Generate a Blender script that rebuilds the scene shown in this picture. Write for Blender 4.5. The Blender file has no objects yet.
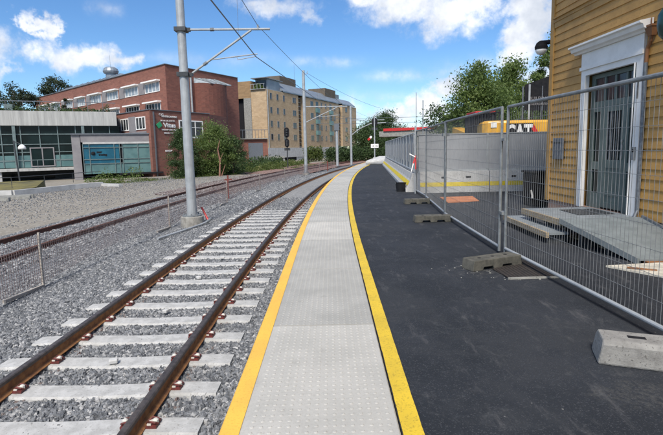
import bpy, math, random
import numpy as np
from mathutils import Vector, Matrix
random.seed(7); rng = np.random.default_rng(11)
R = math.radians
sc = bpy.context.scene
col = sc.collection

# ------------------------------------------------------------------ camera
cam = bpy.data.cameras.new('camera'); co = bpy.data.objects.new('camera', cam); col.objects.link(co)
F = 460.0; PITCH = math.atan((205 - 148.35) / F); ROLL = R(1.25)
fw = Vector((0, math.cos(PITCH), -math.sin(PITCH))); up0 = Vector((0, math.sin(PITCH), math.cos(PITCH))); rt0 = Vector((1, 0, 0))
rt = rt0 * math.cos(ROLL) - up0 * math.sin(ROLL); up = up0 * math.cos(ROLL) + rt0 * math.sin(ROLL)
m = Matrix((rt, up, -fw)).transposed().to_4x4(); m.translation = Vector((0, 0, 1.5))
co.matrix_world = m
cam.sensor_fit = 'HORIZONTAL'; cam.sensor_width = 36; cam.lens = F / 663 * 36
cam.shift_y = -12.5 / 663; cam.clip_start = 0.05; cam.clip_end = 6000
sc.camera = co

# ------------------------------------------------------------------ light, sky, exposure
SUN_AZ, SUN_EL = R(190), R(50)
sun = bpy.data.lights.new('sun', 'SUN'); sun.energy = 2.3; sun.angle = R(16); sun.color = (1.0, 0.93, 0.83)
so = bpy.data.objects.new('sun', sun); col.objects.link(so)
sd = Vector((math.sin(SUN_AZ) * math.cos(SUN_EL), math.cos(SUN_AZ) * math.cos(SUN_EL), math.sin(SUN_EL)))
so.rotation_euler = sd.to_track_quat('Z', 'Y').to_euler()
sc.view_settings.view_transform = 'Standard'; sc.view_settings.look = 'None'
sc.view_settings.exposure = 1.15; sc.view_settings.gamma = 1.0; sc.view_settings.use_curve_mapping = False
W = bpy.data.worlds.new('World'); sc.world = W; W.use_nodes = True

class NT:
    def __init__(s, nt): s.nt = nt; s.n = nt.nodes; s.l = nt.links; s.n.clear()
    def add(s, t, **k):
        nd = s.n.new(t)
        for a, v in k.items(): setattr(nd, a, v)
        return nd
    def set(s, nd, i, v):
        if isinstance(v, bpy.types.NodeSocket): s.l.new(v, nd.inputs[i])
        else: nd.inputs[i].default_value = v
    def math(s, op, a, b=0.0, c=None, clamp=False):
        nd = s.add('ShaderNodeMath', operation=op, use_clamp=clamp); s.set(nd, 0, a); s.set(nd, 1, b)
        if c is not None: s.set(nd, 2, c)
        return nd.outputs[0]
    def mix(s, f, a, b, mode='MIX'):
        nd = s.add('ShaderNodeMix', data_type='RGBA', blend_type=mode)
        s.set(nd, 0, f)
        for i, v in ((6, a), (7, b)):
            s.set(nd, i, v if isinstance(v, bpy.types.NodeSocket) else (*v[:3], 1))
        return nd.outputs[2]
    def noise(s, vec, scale, detail=4, rough=0.55, out='Fac', dist=0.0):
        nd = s.add('ShaderNodeTexNoise'); s.l.new(vec, nd.inputs['Vector'])
        nd.inputs['Scale'].default_value = scale; nd.inputs['Detail'].default_value = detail
        nd.inputs['Roughness'].default_value = rough; nd.inputs['Distortion'].default_value = dist
        return nd.outputs[out]
    def ramp(s, f, a, b):
        nd = s.add('ShaderNodeMapRange', interpolation_type='SMOOTHSTEP'); s.set(nd, 0, f); nd.inputs[1].default_value = a; nd.inputs[2].default_value = b
        return nd.outputs[0]

w = NT(W.node_tree)
sky = w.add('ShaderNodeTexSky', sky_type='NISHITA', sun_disc=False); sky.sun_elevation = SUN_EL; sky.sun_rotation = SUN_AZ
sky.altitude = 100; sky.air_density = 1.0; sky.dust_density = 0.0; sky.ozone_density = 3.0
tc = w.add('ShaderNodeTexCoord'); gen = tc.outputs['Generated']
sp = w.add('ShaderNodeSeparateXYZ'); w.l.new(gen, sp.inputs[0]); dx, dy, dz = sp.outputs
az = w.math('ARCTAN2', dx, dy); el = w.math('ARCSINE', dz)
n1 = w.noise(gen, 5.0, 6, 0.6, 'Color'); n2 = w.noise(gen, 16.0, 5, 0.6, 'Color')
s1 = w.add('ShaderNodeSeparateColor'); w.l.new(n1, s1.inputs[0]); s2 = w.add('ShaderNodeSeparateColor'); w.l.new(n2, s2.inputs[0])
def warp(base, a, b, k1, k2):
    return w.math('ADD', w.math('ADD', base, w.math('MULTIPLY', w.math('SUBTRACT', a, .5), k1)), w.math('MULTIPLY', w.math('SUBTRACT', b, .5), k2))
azw = warp(az, s1.outputs[0], s2.outputs[0], .16, .12); elw = warp(el, s1.outputs[1], s2.outputs[1], .06, .07)
CL = []  # azimuth deg, elevation deg, half width deg, half height deg, density
def dirof(x, y):
    d = fw + rt * ((x - 331.5) / F) + up * ((205 - y) / F)
    d.normalize(); return math.degrees(math.atan2(d.x, d.y)), math.degrees(math.asin(d.z))
for x, y, hw, hh, den in ((52,54,26,11,1.15),(88,54,24,12,1.2),(116,58,18,7,.9),(25,28,6,12,.95),(0,66,9,12,.7),(-15,40,20,20,.7),(272,8,42,12,.75),(305,18,14,8,.6),
      (400,8,46,16,1.0),(452,12,34,17,1.1),(485,5,22,12,1.0),(360,3,22,8,.8),(528,22,22,28,1.15),(520,52,20,16,1.0),(545,80,24,20,.9),
      (398,116,26,12,1.1),(428,106,22,18,1.15),(452,84,18,14,1.0),(355,112,12,11,.9),(470,120,60,14,1.0),(478,66,30,5,.62),(415,74,36,3.5,.45),(330,62,30,3.2,.42),(400,96,26,3,.45),(345,98,40,3,.35),(95,8,10,4,.35),(200,60,60,4,.22)):
    a_, e_ = dirof(x, y); CL.append((a_, e_, hw * .118, hh * .118, den))
WISP = CL[-9:-1] + CL[-1:]; CL = CL[:-9]
cover = None
for a, e, hw, hh, den in CL:
    u = w.math('DIVIDE', w.math('SUBTRACT', azw, R(a)), R(hw)); v = w.math('DIVIDE', w.math('SUBTRACT', elw, R(e)), R(hh))
    q = w.math('ADD', w.math('MULTIPLY', u, u), w.math('MULTIPLY', v, v))
    g = w.math('MULTIPLY', w.math('EXPONENT', w.math('MULTIPLY', q, -0.9)), den)
    cover = g if cover is None else w.math('MAXIMUM', cover, g)
# general scattered cloud away from the view
mp = w.add('ShaderNodeMapping'); w.l.new(gen, mp.inputs[0]); mp.inputs['Scale'].default_value = (1.6, 1.6, 3.5)
gc = w.ramp(w.noise(mp.outputs[0], 2.0, 7, .58), .44, .60)
back = w.math('MAXIMUM', w.ramp(el, R(22), R(34)), w.ramp(w.math('ABSOLUTE', az), R(45), R(60)))
gc = w.math('MULTIPLY', gc, back)
wisp = None
for a, e, hw, hh, den in WISP:
    u = w.math('DIVIDE', w.math('SUBTRACT', azw, R(a)), R(hw)); v = w.math('DIVIDE', w.math('SUBTRACT', w.math('ADD', w.math('MULTIPLY', elw, .35), w.math('MULTIPLY', el, .65)), R(e)), R(hh * 1.5))
    q = w.math('ADD', w.math('MULTIPLY', u, u), w.math('MULTIPLY', v, v)); g = w.math('MULTIPLY', w.math('EXPONENT', w.math('MULTIPLY', q, -1.0)), den * 1.7)
    wisp = g if wisp is None else w.math('MAXIMUM', wisp, g)
fine = w.noise(gen, 34.0, 6, .65)
cm = w.ramp(w.math('ADD', cover, w.math('MULTIPLY', w.math('SUBTRACT', fine, .5), .75)), .18, .92)
cm = w.math('MAXIMUM', cm, w.math('MULTIPLY', gc, .9)); cm = w.math('MAXIMUM', cm, w.math('MULTIPLY', w.math('MULTIPLY', wisp, w.ramp(w.noise(gen, 12.0, 6, .65), .25, .7)), .85))
shade = w.ramp(w.noise(gen, 9.0, 5, .6), .35, .68)
ccol = w.mix(shade, (5.0, 5.35, 6.0), (8.5, 8.6, 8.8))
hs = w.add('ShaderNodeHueSaturation'); w.l.new(sky.outputs[0], hs.inputs['Color']); hs.inputs['Saturation'].default_value = 1.14; hs.inputs['Value'].default_value = 1.0
skc = w.mix(1.0, hs.outputs[0], (.80, .93, 1.06), 'MULTIPLY')
fc = w.mix(w.math('MULTIPLY', cm, .96), skc, ccol)
bg = w.add('ShaderNodeBackground'); w.l.new(fc, bg.inputs[0]); bg.inputs[1].default_value = 0.064
ow = w.add('ShaderNodeOutputWorld'); w.l.new(bg.outputs[0], ow.inputs[0])

# ------------------------------------------------------------------ materials
def base_mat(name):
    mt = bpy.data.materials.new(name); mt.use_nodes = True
    t = NT(mt.node_tree); b = t.add('ShaderNodeBsdfPrincipled'); o = t.add('ShaderNodeOutputMaterial'); t.l.new(b.outputs[0], o.inputs[0])
    return mt, t, b
def bump(t, b, h, strength=.3, dist=.01):
    nd = t.add('ShaderNodeBump'); nd.inputs['Strength'].default_value = strength; nd.inputs['Distance'].default_value = dist
    t.l.new(h, nd.inputs['Height']); t.l.new(nd.outputs[0], b.inputs['Normal'])
def noisy(name, a, b2, scale=6, rough=.7, metal=0., detail=6, bs=.25, bd=.004, fscale=None, a3=None, spec=.5, lo=.35, hi=.65):
    mt, t, b = base_mat(name)
    tcn = t.add('ShaderNodeTexCoord'); ob = tcn.outputs['Object']
    n = t.noise(ob, scale, detail, .62)
    c = t.mix(t.ramp(n, lo, hi), a, b2)
    fs = fscale or scale * 9
    n2 = t.noise(ob, fs, 4, .6)
    if a3 is not None: c = t.mix(t.ramp(n2, .56, .70), c, a3)
    t.l.new(c, b.inputs['Base Color'])
    b.inputs['Roughness'].default_value = rough; b.inputs['Metallic'].default_value = metal; b.inputs['Specular IOR Level'].default_value = spec
    if bs: bump(t, b, n2, bs, bd)
    return mt
def plain(name, c, rough=.5, metal=0.):
    k = .82
    return noisy(name, c, tuple(x * k for x in c[:3]), 3.0, rough, metal, 4, .08, .002, 40)
M = {}
M['galv'] = noisy('galvanised_steel', (.27,.29,.30), (.19,.205,.215), 9, .5, .4, bs=.1, bd=.001)
M['galv_light'] = noisy('pale_galvanised_steel', (.40,.425,.44), (.32,.34,.355), 3, .5, .25, bs=.1, bd=.001)
M['galv_dull'] = noisy('dull_galvanised_steel', (.20,.22,.24), (.13,.14,.16), 20, .5, .5, bs=.1, bd=.001)
M['mesh'] = noisy('fence_wire_steel', (.30,.31,.32), (.22,.23,.24), 9, .5, .3, bs=0)
M['rail_side'] = noisy('rusty_rail_steel', (.40,.19,.07), (.22,.10,.045), 12, .85, .1, bs=.3, bd=.002)
M['rail_dark'] = noisy('brown_rusty_rail_steel', (.15,.065,.042), (.085,.04,.03), 12, .85, .1, bs=.3, bd=.002)
M['rail_head'] = noisy('dark_worn_rail_steel', (.06,.05,.045), (.12,.10,.088), 14, .5, .4, bs=.08, bd=.001)
M['clip'] = noisy('maroon_clip_paint', (.15,.03,.028), (.07,.025,.02), 30, .55)
M['insul'] = plain('white_insulator_plastic', (.62,.60,.55), .5)
M['sleeper'] = noisy('sleeper_concrete', (.475,.475,.465), (.36,.36,.35), 7, .85, bs=.5, bd=.004, fscale=50, a3=(.27,.265,.25))
M['concrete'] = noisy('weathered_concrete', (.30,.30,.28), (.20,.20,.185), 5, .9, bs=.5, bd=.004, fscale=45, a3=(.15,.15,.14))
M['loose_block'] = noisy('grey_loose_block_concrete', (.27,.265,.25), (.19,.185,.175), 8, .92, bs=.8, bd=.005, fscale=60, a3=(.10,.097,.09))
M['concrete_light'] = noisy('pale_concrete', (.50,.50,.49), (.40,.40,.39), 2, .85, bs=.3, bd=.004, fscale=25)
M['concrete_block'] = noisy('mossy_block_concrete', (.105,.10,.085), (.055,.055,.047), 9, .92, bs=.7, bd=.004, fscale=70, a3=(.10,.10,.085))
M['footing'] = noisy('stained_footing_concrete', (.34,.33,.30), (.22,.21,.19), 7, .9, bs=.6, bd=.008, fscale=30)
M['white'] = noisy('white_gloss_paint', (.84,.83,.81), (.76,.75,.73), 5, .4, bs=.05, bd=.001)
M['yellow_wall'] = noisy('ochre_board_paint', (.52,.295,.085), (.43,.24,.068), 3, .6, bs=.3, bd=.003, fscale=38, a3=(.37,.20,.056))
M['ochre_trim'] = noisy('ochre_trim_paint', (.46,.27,.085), (.38,.22,.068), 5, .6, bs=.1)
M['brown_trim'] = noisy('brown_trim_paint', (.26,.12,.05), (.18,.08,.035), 6, .6)
M['door_paint'] = noisy('grey_green_door_paint', (.125,.16,.148), (.10,.132,.122), 8, .5, bs=.1, bd=.001)
M['black'] = noisy('matt_black_paint', (.012,.013,.016), (.02,.02,.023), 8, .85, spec=.15)
M['dark_metal'] = noisy('dark_grey_metal', (.06,.065,.07), (.04,.045,.05), 8, .5, .3)
M['red'] = noisy('red_paint', (.52,.02,.02), (.42,.02,.02), 6, .45)
M['red_brown'] = noisy('rusted_post', (.20,.05,.035), (.12,.03,.025), 20, .8)
M['excav'] = noisy('machine_yellow_paint', (.72,.38,.035), (.60,.31,.03), 3, .38, bs=.1)
M['sheet'] = noisy('rust_orange_board', (.55,.20,.08), (.42,.15,.06), 3, .8, a3=(.3,.12,.05))
M['grey_panel'] = noisy('grey_hoarding_board', (.31,.325,.345), (.27,.285,.305), 1.0, .6, bs=.05)
M['barrier'] = noisy('pale_barrier_concrete', (.52,.52,.51), (.42,.42,.41), 3, .85, bs=.4, fscale=40, a3=(.2,.2,.2))
M['stripe_yellow'] = noisy('yellow_stripe_paint', (.72,.56,.03), (.6,.46,.03), 9, .6)
M['post_wood'] = noisy('weathered_pale_post', (.42,.38,.33), (.32,.28,.24), 14, .85)
M['net'] = noisy('faded_beige_net', (.30,.23,.215), (.23,.17,.16), 5, .8, bs=0)
M['grey_roof'] = noisy('grey_metal_roof', (.24,.28,.32), (.19,.22,.26), .5, .45, .3, bs=.1)
M['white_text'] = plain('white_lettering', (.75,.75,.75), .5)
M['green_sign'] = plain('green_sign_paint', (.03,.33,.14), .5)
M['bark'] = noisy('tree_bark', (.11,.085,.06), (.06,.05,.04), 8, .95, bs=.8, bd=.02)
M['frame_dark'] = noisy('dark_green_glazing_frame', (.15,.20,.20), (.11,.15,.15), 5, .5, .1)
M['lav_panel'] = noisy('grey_cladding_panel', (.24,.23,.235), (.20,.19,.20), 1.5, .7)
M['brown_box'] = noisy('brown_stair_tower_cladding', (.13,.105,.08), (.10,.08,.06), 1, .8)
M['wood_plank'] = noisy('worn_step_plank', (.36,.285,.185), (.25,.20,.135), 7, .8)
M['tread'] = noisy('grey_tread_plate', (.27,.30,.32), (.20,.225,.24), 6, .55, .2, bs=.5, bd=.003, fscale=110)
M['ramp_metal'] = noisy('grey_ramp_sheet', (.21,.24,.25), (.16,.185,.195), 5, .55, .2, bs=.4, bd=.003, fscale=90)
M['foundation'] = noisy('pinkish_foundation_stone', (.42,.27,.20), (.34,.22,.17), 6, .85, bs=.4)
M['moss_slope'] = noisy('mossy_grass_slope', (.16,.14,.045), (.10,.09,.04), 1.2, .95, bs=.6, bd=.05)
M['grate'] = noisy('rusty_drain_grate', (.038,.030,.026), (.02,.018,.017), 30, .8)
M['plastic'] = noisy('black_plastic', (.017,.018,.021), (.012,.013,.015), 6, .7, spec=.2)
M['cream'] = noisy('scuffed_cream_board', (.58,.55,.47), (.36,.34,.29), 6, .8, a3=(.30,.28,.24))

def glass_mat(name, c, rough=.08, c2=None, spec=.4):
    mt, t, b = base_mat(name); tcn = t.add('ShaderNodeTexCoord')
    n = t.noise(tcn.outputs['Object'], .8, 3)
    t.l.new(t.mix(t.ramp(n, .4, .6), c, c2 or tuple(x * .6 for x in c)), b.inputs['Base Color'])
    b.inputs['Roughness'].default_value = rough; b.inputs['Specular IOR Level'].default_value = spec
    return mt
M['glass'] = glass_mat('dark_window_glass', (.03,.036,.042))
M['glass_green'] = glass_mat('dark_green_window_glass', (.007,.017,.018), .12, spec=.18)
M['glass_teal'] = glass_mat('frosted_teal_glass', (.11,.20,.20), .25, (.075,.15,.155))
M['glass_blue'] = glass_mat('blue_banner_glass', (.015,.11,.17), .3, (.012,.085,.135))
M['glass_light'] = glass_mat('light_curtained_glass', (.33,.38,.42), .2, (.16,.2,.23))
M['glass_brick_reflection'] = glass_mat('door_transom_glass', (.07,.045,.045), .06, (.05,.05,.055))  # reddish base colour paints in the brick reflected by the transom
M['skylight'] = glass_mat('pale_skylight_glass', (.42,.48,.52), .25)

def brick_mat(name, c1, c2, mortar, bw=.25, bh=.08, sc_=1.0, vary=.5):
    mt, t, b = base_mat(name)
    uv = t.add('ShaderNodeTexCoord').outputs['UV']
    br = t.add('ShaderNodeTexBrick'); t.l.new(uv, br.inputs[0])
    br.inputs['Color1'].default_value = (*c1, 1); br.inputs['Color2'].default_value = (*c2, 1); br.inputs['Mortar'].default_value = (*mortar, 1)
    br.inputs['Scale'].default_value = 1; br.inputs['Brick Width'].default_value = bw; br.inputs['Row Height'].default_value = bh; br.inputs['Mortar Size'].default_value = .008
    n = t.noise(uv, .35, 5); n2 = t.noise(uv, 2.2, 4)
    c = t.mix(t.math('MULTIPLY', t.ramp(n, .3, .7), .35), br.outputs[0], tuple(x * .62 for x in c1))
    c = t.mix(t.math('MULTIPLY', t.ramp(n2, .4, .7), .3), c, tuple(min(1, x * 1.25) for x in c2))
    t.l.new(c, b.inputs['Base Color']); b.inputs['Roughness'].default_value = .88
    bump(t, b, br.outputs['Fac'], -.3, .01)
    return mt
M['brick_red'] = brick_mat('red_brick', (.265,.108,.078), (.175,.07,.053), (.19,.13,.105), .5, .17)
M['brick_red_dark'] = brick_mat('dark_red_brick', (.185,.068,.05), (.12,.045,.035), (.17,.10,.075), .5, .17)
M['brick_beige'] = brick_mat('beige_brick', (.52,.39,.25), (.40,.29,.175), (.26,.19,.12), .6, .25)
M['brick_tan'] = brick_mat('tan_brick', (.33,.215,.11), (.24,.155,.08), (.2,.15,.1), .6, .25)
def band_mat():
    mt, t, b = base_mat('streaked_pale_concrete'); uv = t.add('ShaderNodeTexCoord').outputs['UV']
    mp = t.add('ShaderNodeMapping'); t.l.new(uv, mp.inputs[0]); mp.inputs['Scale'].default_value = (3.2, .22, 1)
    n = t.noise(mp.outputs[0], 1.0, 6, .65); n2 = t.noise(uv, .6, 4)
    c = t.mix(t.ramp(n, .35, .7), (.46,.46,.44), (.28,.28,.27)); c = t.mix(t.math('MULTIPLY', t.ramp(n2, .4, .7), .4), c, (.36,.36,.35))
    t.l.new(c, b.inputs['Base Color']); b.inputs['Roughness'].default_value = .9; return mt
M['band'] = band_mat()

def stone_mat(name, ramp_cols, warm=0.):
    mt, t, b = base_mat(name)
    oi = t.add('ShaderNodeObjectInfo'); cr = t.add('ShaderNodeValToRGB'); t.l.new(oi.outputs['Random'], cr.inputs[0])
    e = cr.color_ramp.elements
    e[0].position = 0; e[0].color = (*ramp_cols[0], 1); e[1].position = 1; e[1].color = (*ramp_cols[-1], 1)
    for i, c in enumerate(ramp_cols[1:-1]):
        x = e.new((i + 1) / (len(ramp_cols) - 1)); x.color = (*c, 1)
    tcn = t.add('ShaderNodeTexCoord'); n = t.noise(tcn.outputs['Object'], 3.0, 4)
    c = t.mix(t.math('MULTIPLY', n, .35), cr.outputs[0], (.05,.055,.065))
    t.l.new(c, b.inputs['Base Color']); b.inputs['Roughness'].default_value = .78
    return mt
M['stone'] = stone_mat('grey_ballast_stone', [(.068,.073,.083),(.112,.120,.132),(.15,.159,.172),(.185,.194,.207),(.225,.234,.246),(.29,.295,.303),(.48,.48,.475)])
M['stone_rusty'] = stone_mat('brown_ballast_stone', [(.10,.07,.065),(.15,.11,.10),(.19,.15,.14),(.22,.19,.18),(.28,.25,.24),(.36,.34,.33)])

def ground_tex(name, cols, vs, rough=.9, bs=1.0, bd=.02, big=(.5,.25)):
    mt, t, b = base_mat(name); tcn = t.add('ShaderNodeTexCoord'); ob = tcn.outputs['Object']
    v = t.add('ShaderNodeTexVoronoi'); t.l.new(ob, v.inputs['Vector']); v.inputs['Scale'].default_value = vs
    sepc = t.add('ShaderNodeSeparateColor'); t.l.new(v.outputs['Color'], sepc.inputs[0])
    cr = t.add('ShaderNodeValToRGB'); t.l.new(sepc.outputs[0], cr.inputs[0]); e = cr.color_ramp.elements
    e[0].color = (*cols[0], 1); e[1].color = (*cols[-1], 1)
    for i, c in enumerate(cols[1:-1]):
        x = e.new((i + 1) / (len(cols) - 1)); x.color = (*c, 1)
    n = t.noise(ob, big[0], 5)
    c = t.mix(t.math('MULTIPLY', t.ramp(n, .3, .7), big[1]), cr.outputs[0], cols[0])
    t.l.new(c, b.inputs['Base Color']); b.inputs['Roughness'].default_value = rough
    bump(t, b, v.outputs['Distance'], -bs, bd); return mt
M['ballast_base'] = ground_tex('ballast_ground', [(.07,.073,.08),(.11,.115,.122),(.15,.155,.162),(.20,.205,.212)], 22)
M['ballast_far'] = ground_tex('far_ballast_ground', [(.15,.15,.15),(.22,.22,.215),(.30,.30,.29)], 20)
M['gravel_yard'] = ground_tex('brown_gravel_ground', [(.18,.16,.13),(.225,.205,.17),(.255,.235,.20),(.32,.295,.25)], 17, bs=.5, big=(.35,.4))
M['ballast_rust'] = ground_tex('rusty_ballast_ground', [(.12,.065,.05),(.18,.10,.08),(.24,.15,.12),(.34,.24,.20)], 10)
M['earth'] = ground_tex('earth_ground', [(.06,.07,.03),(.09,.095,.045),(.12,.12,.06)], 2)

def asphalt_mat():
    mt, t, b = base_mat('fresh_asphalt'); tcn = t.add('ShaderNodeTexCoord'); ob = tcn.outputs['Object']
    n = t.noise(ob, .8, 6, .62); nf = t.noise(ob, 130, 3, .7); nm = t.noise(ob, 9, 5, .7)
    c = t.mix(t.ramp(n, .35, .68), (.015,.0185,.0245), (.026,.030,.038))
    c = t.mix(t.math('MULTIPLY', t.ramp(nm, .52, .75), .5), c, (.036,.041,.05))
    v = t.add('ShaderNodeTexVoronoi'); t.l.new(ob, v.inputs['Vector']); v.inputs['Scale'].default_value = 150
    sc_ = t.add('ShaderNodeSeparateColor'); t.l.new(v.outputs['Color'], sc_.inputs[0])
    c = t.mix(t.math('MULTIPLY', t.ramp(sc_.outputs[0], .8, 1.0), .45), c, (.085,.09,.10))
    # pale scattered grit and dusty scuffs
    v2 = t.add('ShaderNodeTexVoronoi'); t.l.new(ob, v2.inputs['Vector']); v2.inputs['Scale'].default_value = 7
    d = t.math('LESS_THAN', v2.outputs['Distance'], .04); g = t.ramp(t.noise(ob, 1.3, 3), .52, .62)
    c = t.mix(t.math('MULTIPLY', t.math('MULTIPLY', d, g), .7), c, (.26,.26,.25))
    mpn = t.add('ShaderNodeMapping'); t.l.new(ob, mpn.inputs[0]); mpn.inputs['Scale'].default_value = (3.2, .8, 1); mpn.inputs['Rotation'].default_value = (0, 0, .5)
    sc2 = t.ramp(t.noise(mpn.outputs[0], 1.6, 8, .75), .54, .70)
    c = t.mix(t.math('MULTIPLY', sc2, .6), c, (.10,.10,.105))
    # dried cement stain on the ground beside the loose block
    def spot(cx, cy, rx, ry):
        vm = t.add('ShaderNodeMapping'); vm.vector_type = 'POINT'; t.l.new(ob, vm.inputs[0])
        vm.inputs['Location'].default_value = (-cx / rx, -cy / ry, 0); vm.inputs['Scale'].default_value = (1 / rx, 1 / ry, 0)
        ln = t.add('ShaderNodeVectorMath', operation='LENGTH'); t.l.new(vm.outputs[0], ln.inputs[0]); return ln.outputs[1]
    s = spot(1.82, 2.58, .30, .17); rag = t.math('ADD', s, t.math('MULTIPLY', t.math('SUBTRACT', nm, .5), 1.6))
    c = t.mix(t.math('MULTIPLY', t.math('SUBTRACT', 1, t.ramp(rag, .6, 1.15)), t.math('MULTIPLY', t.ramp(t.noise(ob, 26, 6, .7), .38, .68), .4)), c, (.11,.108,.10))
    s = spot(1.95, 5.45, .75, .5); rag = t.math('ADD', s, t.math('MULTIPLY', t.math('SUBTRACT', nm, .5), 2.2))
    c = t.mix(t.math('MULTIPLY', t.math('SUBTRACT', 1, t.ramp(rag, .6, 1.0)), t.math('MULTIPLY', t.ramp(t.noise(ob, 11, 8, .8), .48, .68), .55)), c, (.17,.17,.165))
    t.l.new(c, b.inputs['Base Color']); b.inputs['Roughness'].default_value = .82; b.inputs['Specular IOR Level'].default_value = .35
    pt = t.ramp(t.noise(ob, .33, 7, .68), .50, .56); c = t.mix(t.math('MULTIPLY', pt, .35), c, (.042,.045,.050))
    sm = t.ramp(t.noise(ob, 3.4, 9, .8, dist=.8), .53, .70); c = t.mix(t.math('MULTIPLY', sm, .55), c, (.085,.088,.092))
    t.l.new(c, b.inputs['Base Color'])
    h = t.math('ADD', nf, t.math('MULTIPLY', sc_.outputs[0], .5)); bump(t, b, h, .8, .006); return mt
M['asphalt'] = asphalt_mat()
def slab_mat():
    mt, t, b = base_mat('platform_slab_concrete'); tcn = t.add('ShaderNodeTexCoord'); ob = tcn.outputs['Object']; uv = tcn.outputs['UV']
    s = t.add('ShaderNodeSeparateXYZ'); t.l.new(uv, s.inputs[0])
    k = t.math('FLOOR', t.math('DIVIDE', t.math('SUBTRACT', s.outputs[1], .075), 1.83))
    wn = t.add('ShaderNodeTexWhiteNoise', noise_dimensions='1D'); t.l.new(k, wn.inputs['W'])
    n = t.noise(ob, 2.0, 6, .62); nf = t.noise(ob, 60, 4, .7)
    c = t.mix(t.ramp(n, .3, .7), (.47,.46,.43), (.385,.38,.355)); c = t.mix(t.math('MULTIPLY', t.ramp(nf, .45, .75), .4), c, (.27,.265,.245))
    n3 = t.noise(ob, 7, 6, .75); c = t.mix(t.math('MULTIPLY', t.ramp(n3, .56, .70), .3), c, (.25,.245,.22)); c = t.mix(t.math('MULTIPLY', t.ramp(t.noise(ob, .6, 4), .45, .65), .25), c, (.33,.325,.30))
    c = t.mix(wn.outputs[0], c, t.mix(1.0, c, (.76,.77,.78), 'MULTIPLY'))
    t.l.new(c, b.inputs['Base Color']); b.inputs['Roughness'].default_value = .82; bump(t, b, nf, .2, .002); return mt
M['slab'] = slab_mat()
M['slab_dot'] = noisy('worn_slab_stud', (.33,.325,.305), (.25,.245,.23), 20, .85, bs=0)
def line_mat(name, a, bcol, worn):
    mt, t, b = base_mat(name); ob = t.add('ShaderNodeTexCoord').outputs['Object']
    n = t.noise(ob, 70, 4, .7); n2 = t.noise(ob, 3, 5)
    c = t.mix(t.ramp(n2, .35, .65), a, bcol); c = t.mix(t.math('MULTIPLY', t.ramp(n, .5, .72), worn), c, (.22,.16,.02))
    t.l.new(c, b.inputs['Base Color']); b.inputs['Roughness'].default_value = .65; bump(t, b, n, .3, .003); return mt
M['line_edge'] = line_mat('orange_yellow_edge_paint', (.80,.47,.07), (.72,.42,.07), .38)
M['line_guide'] = line_mat('rough_yellow_paint', (.66,.46,.03), (.55,.385,.03), .75)
def leaf_mat(name, a, b_, yell):
    mt = bpy.data.materials.new(name); mt.use_nodes = True; t = NT(mt.node_tree)
    at = t.add('ShaderNodeAttribute', attribute_name='tint'); g = t.add('ShaderNodeNewGeometry')
    c = t.mix(at.outputs['Fac'], a, b_); c = t.mix(t.ramp(at.outputs['Fac'], .85, 1.0), c, yell)
    p = t.add('ShaderNodeBsdfPrincipled'); t.l.new(c, p.inputs['Base Color']); p.inputs['Roughness'].default_value = .6
    tr = t.add('ShaderNodeBsdfTranslucent'); t.l.new(c, tr.inputs[0]); mx = t.add('ShaderNodeMixShader'); mx.inputs[0].default_value = .45
    t.l.new(p.outputs[0], mx.inputs[1]); t.l.new(tr.outputs[0], mx.inputs[2])
    o = t.add('ShaderNodeOutputMaterial'); t.l.new(mx.outputs[0], o.inputs[0]); return mt
M['leaf_mid'] = leaf_mat('mid_green_leaves', (.08,.13,.035), (.19,.26,.07), (.28,.35,.12))
M['leaf_dark'] = leaf_mat('dark_green_leaves', (.04,.075,.026), (.085,.14,.045), (.12,.17,.06))
M['leaf_pine'] = leaf_mat('pine_needles', (.025,.045,.022), (.05,.07,.032), (.07,.085,.04))
M['leaf_lime'] = leaf_mat('lime_green_weeds', (.06,.10,.02), (.15,.19,.05), (.30,.28,.12))

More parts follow.
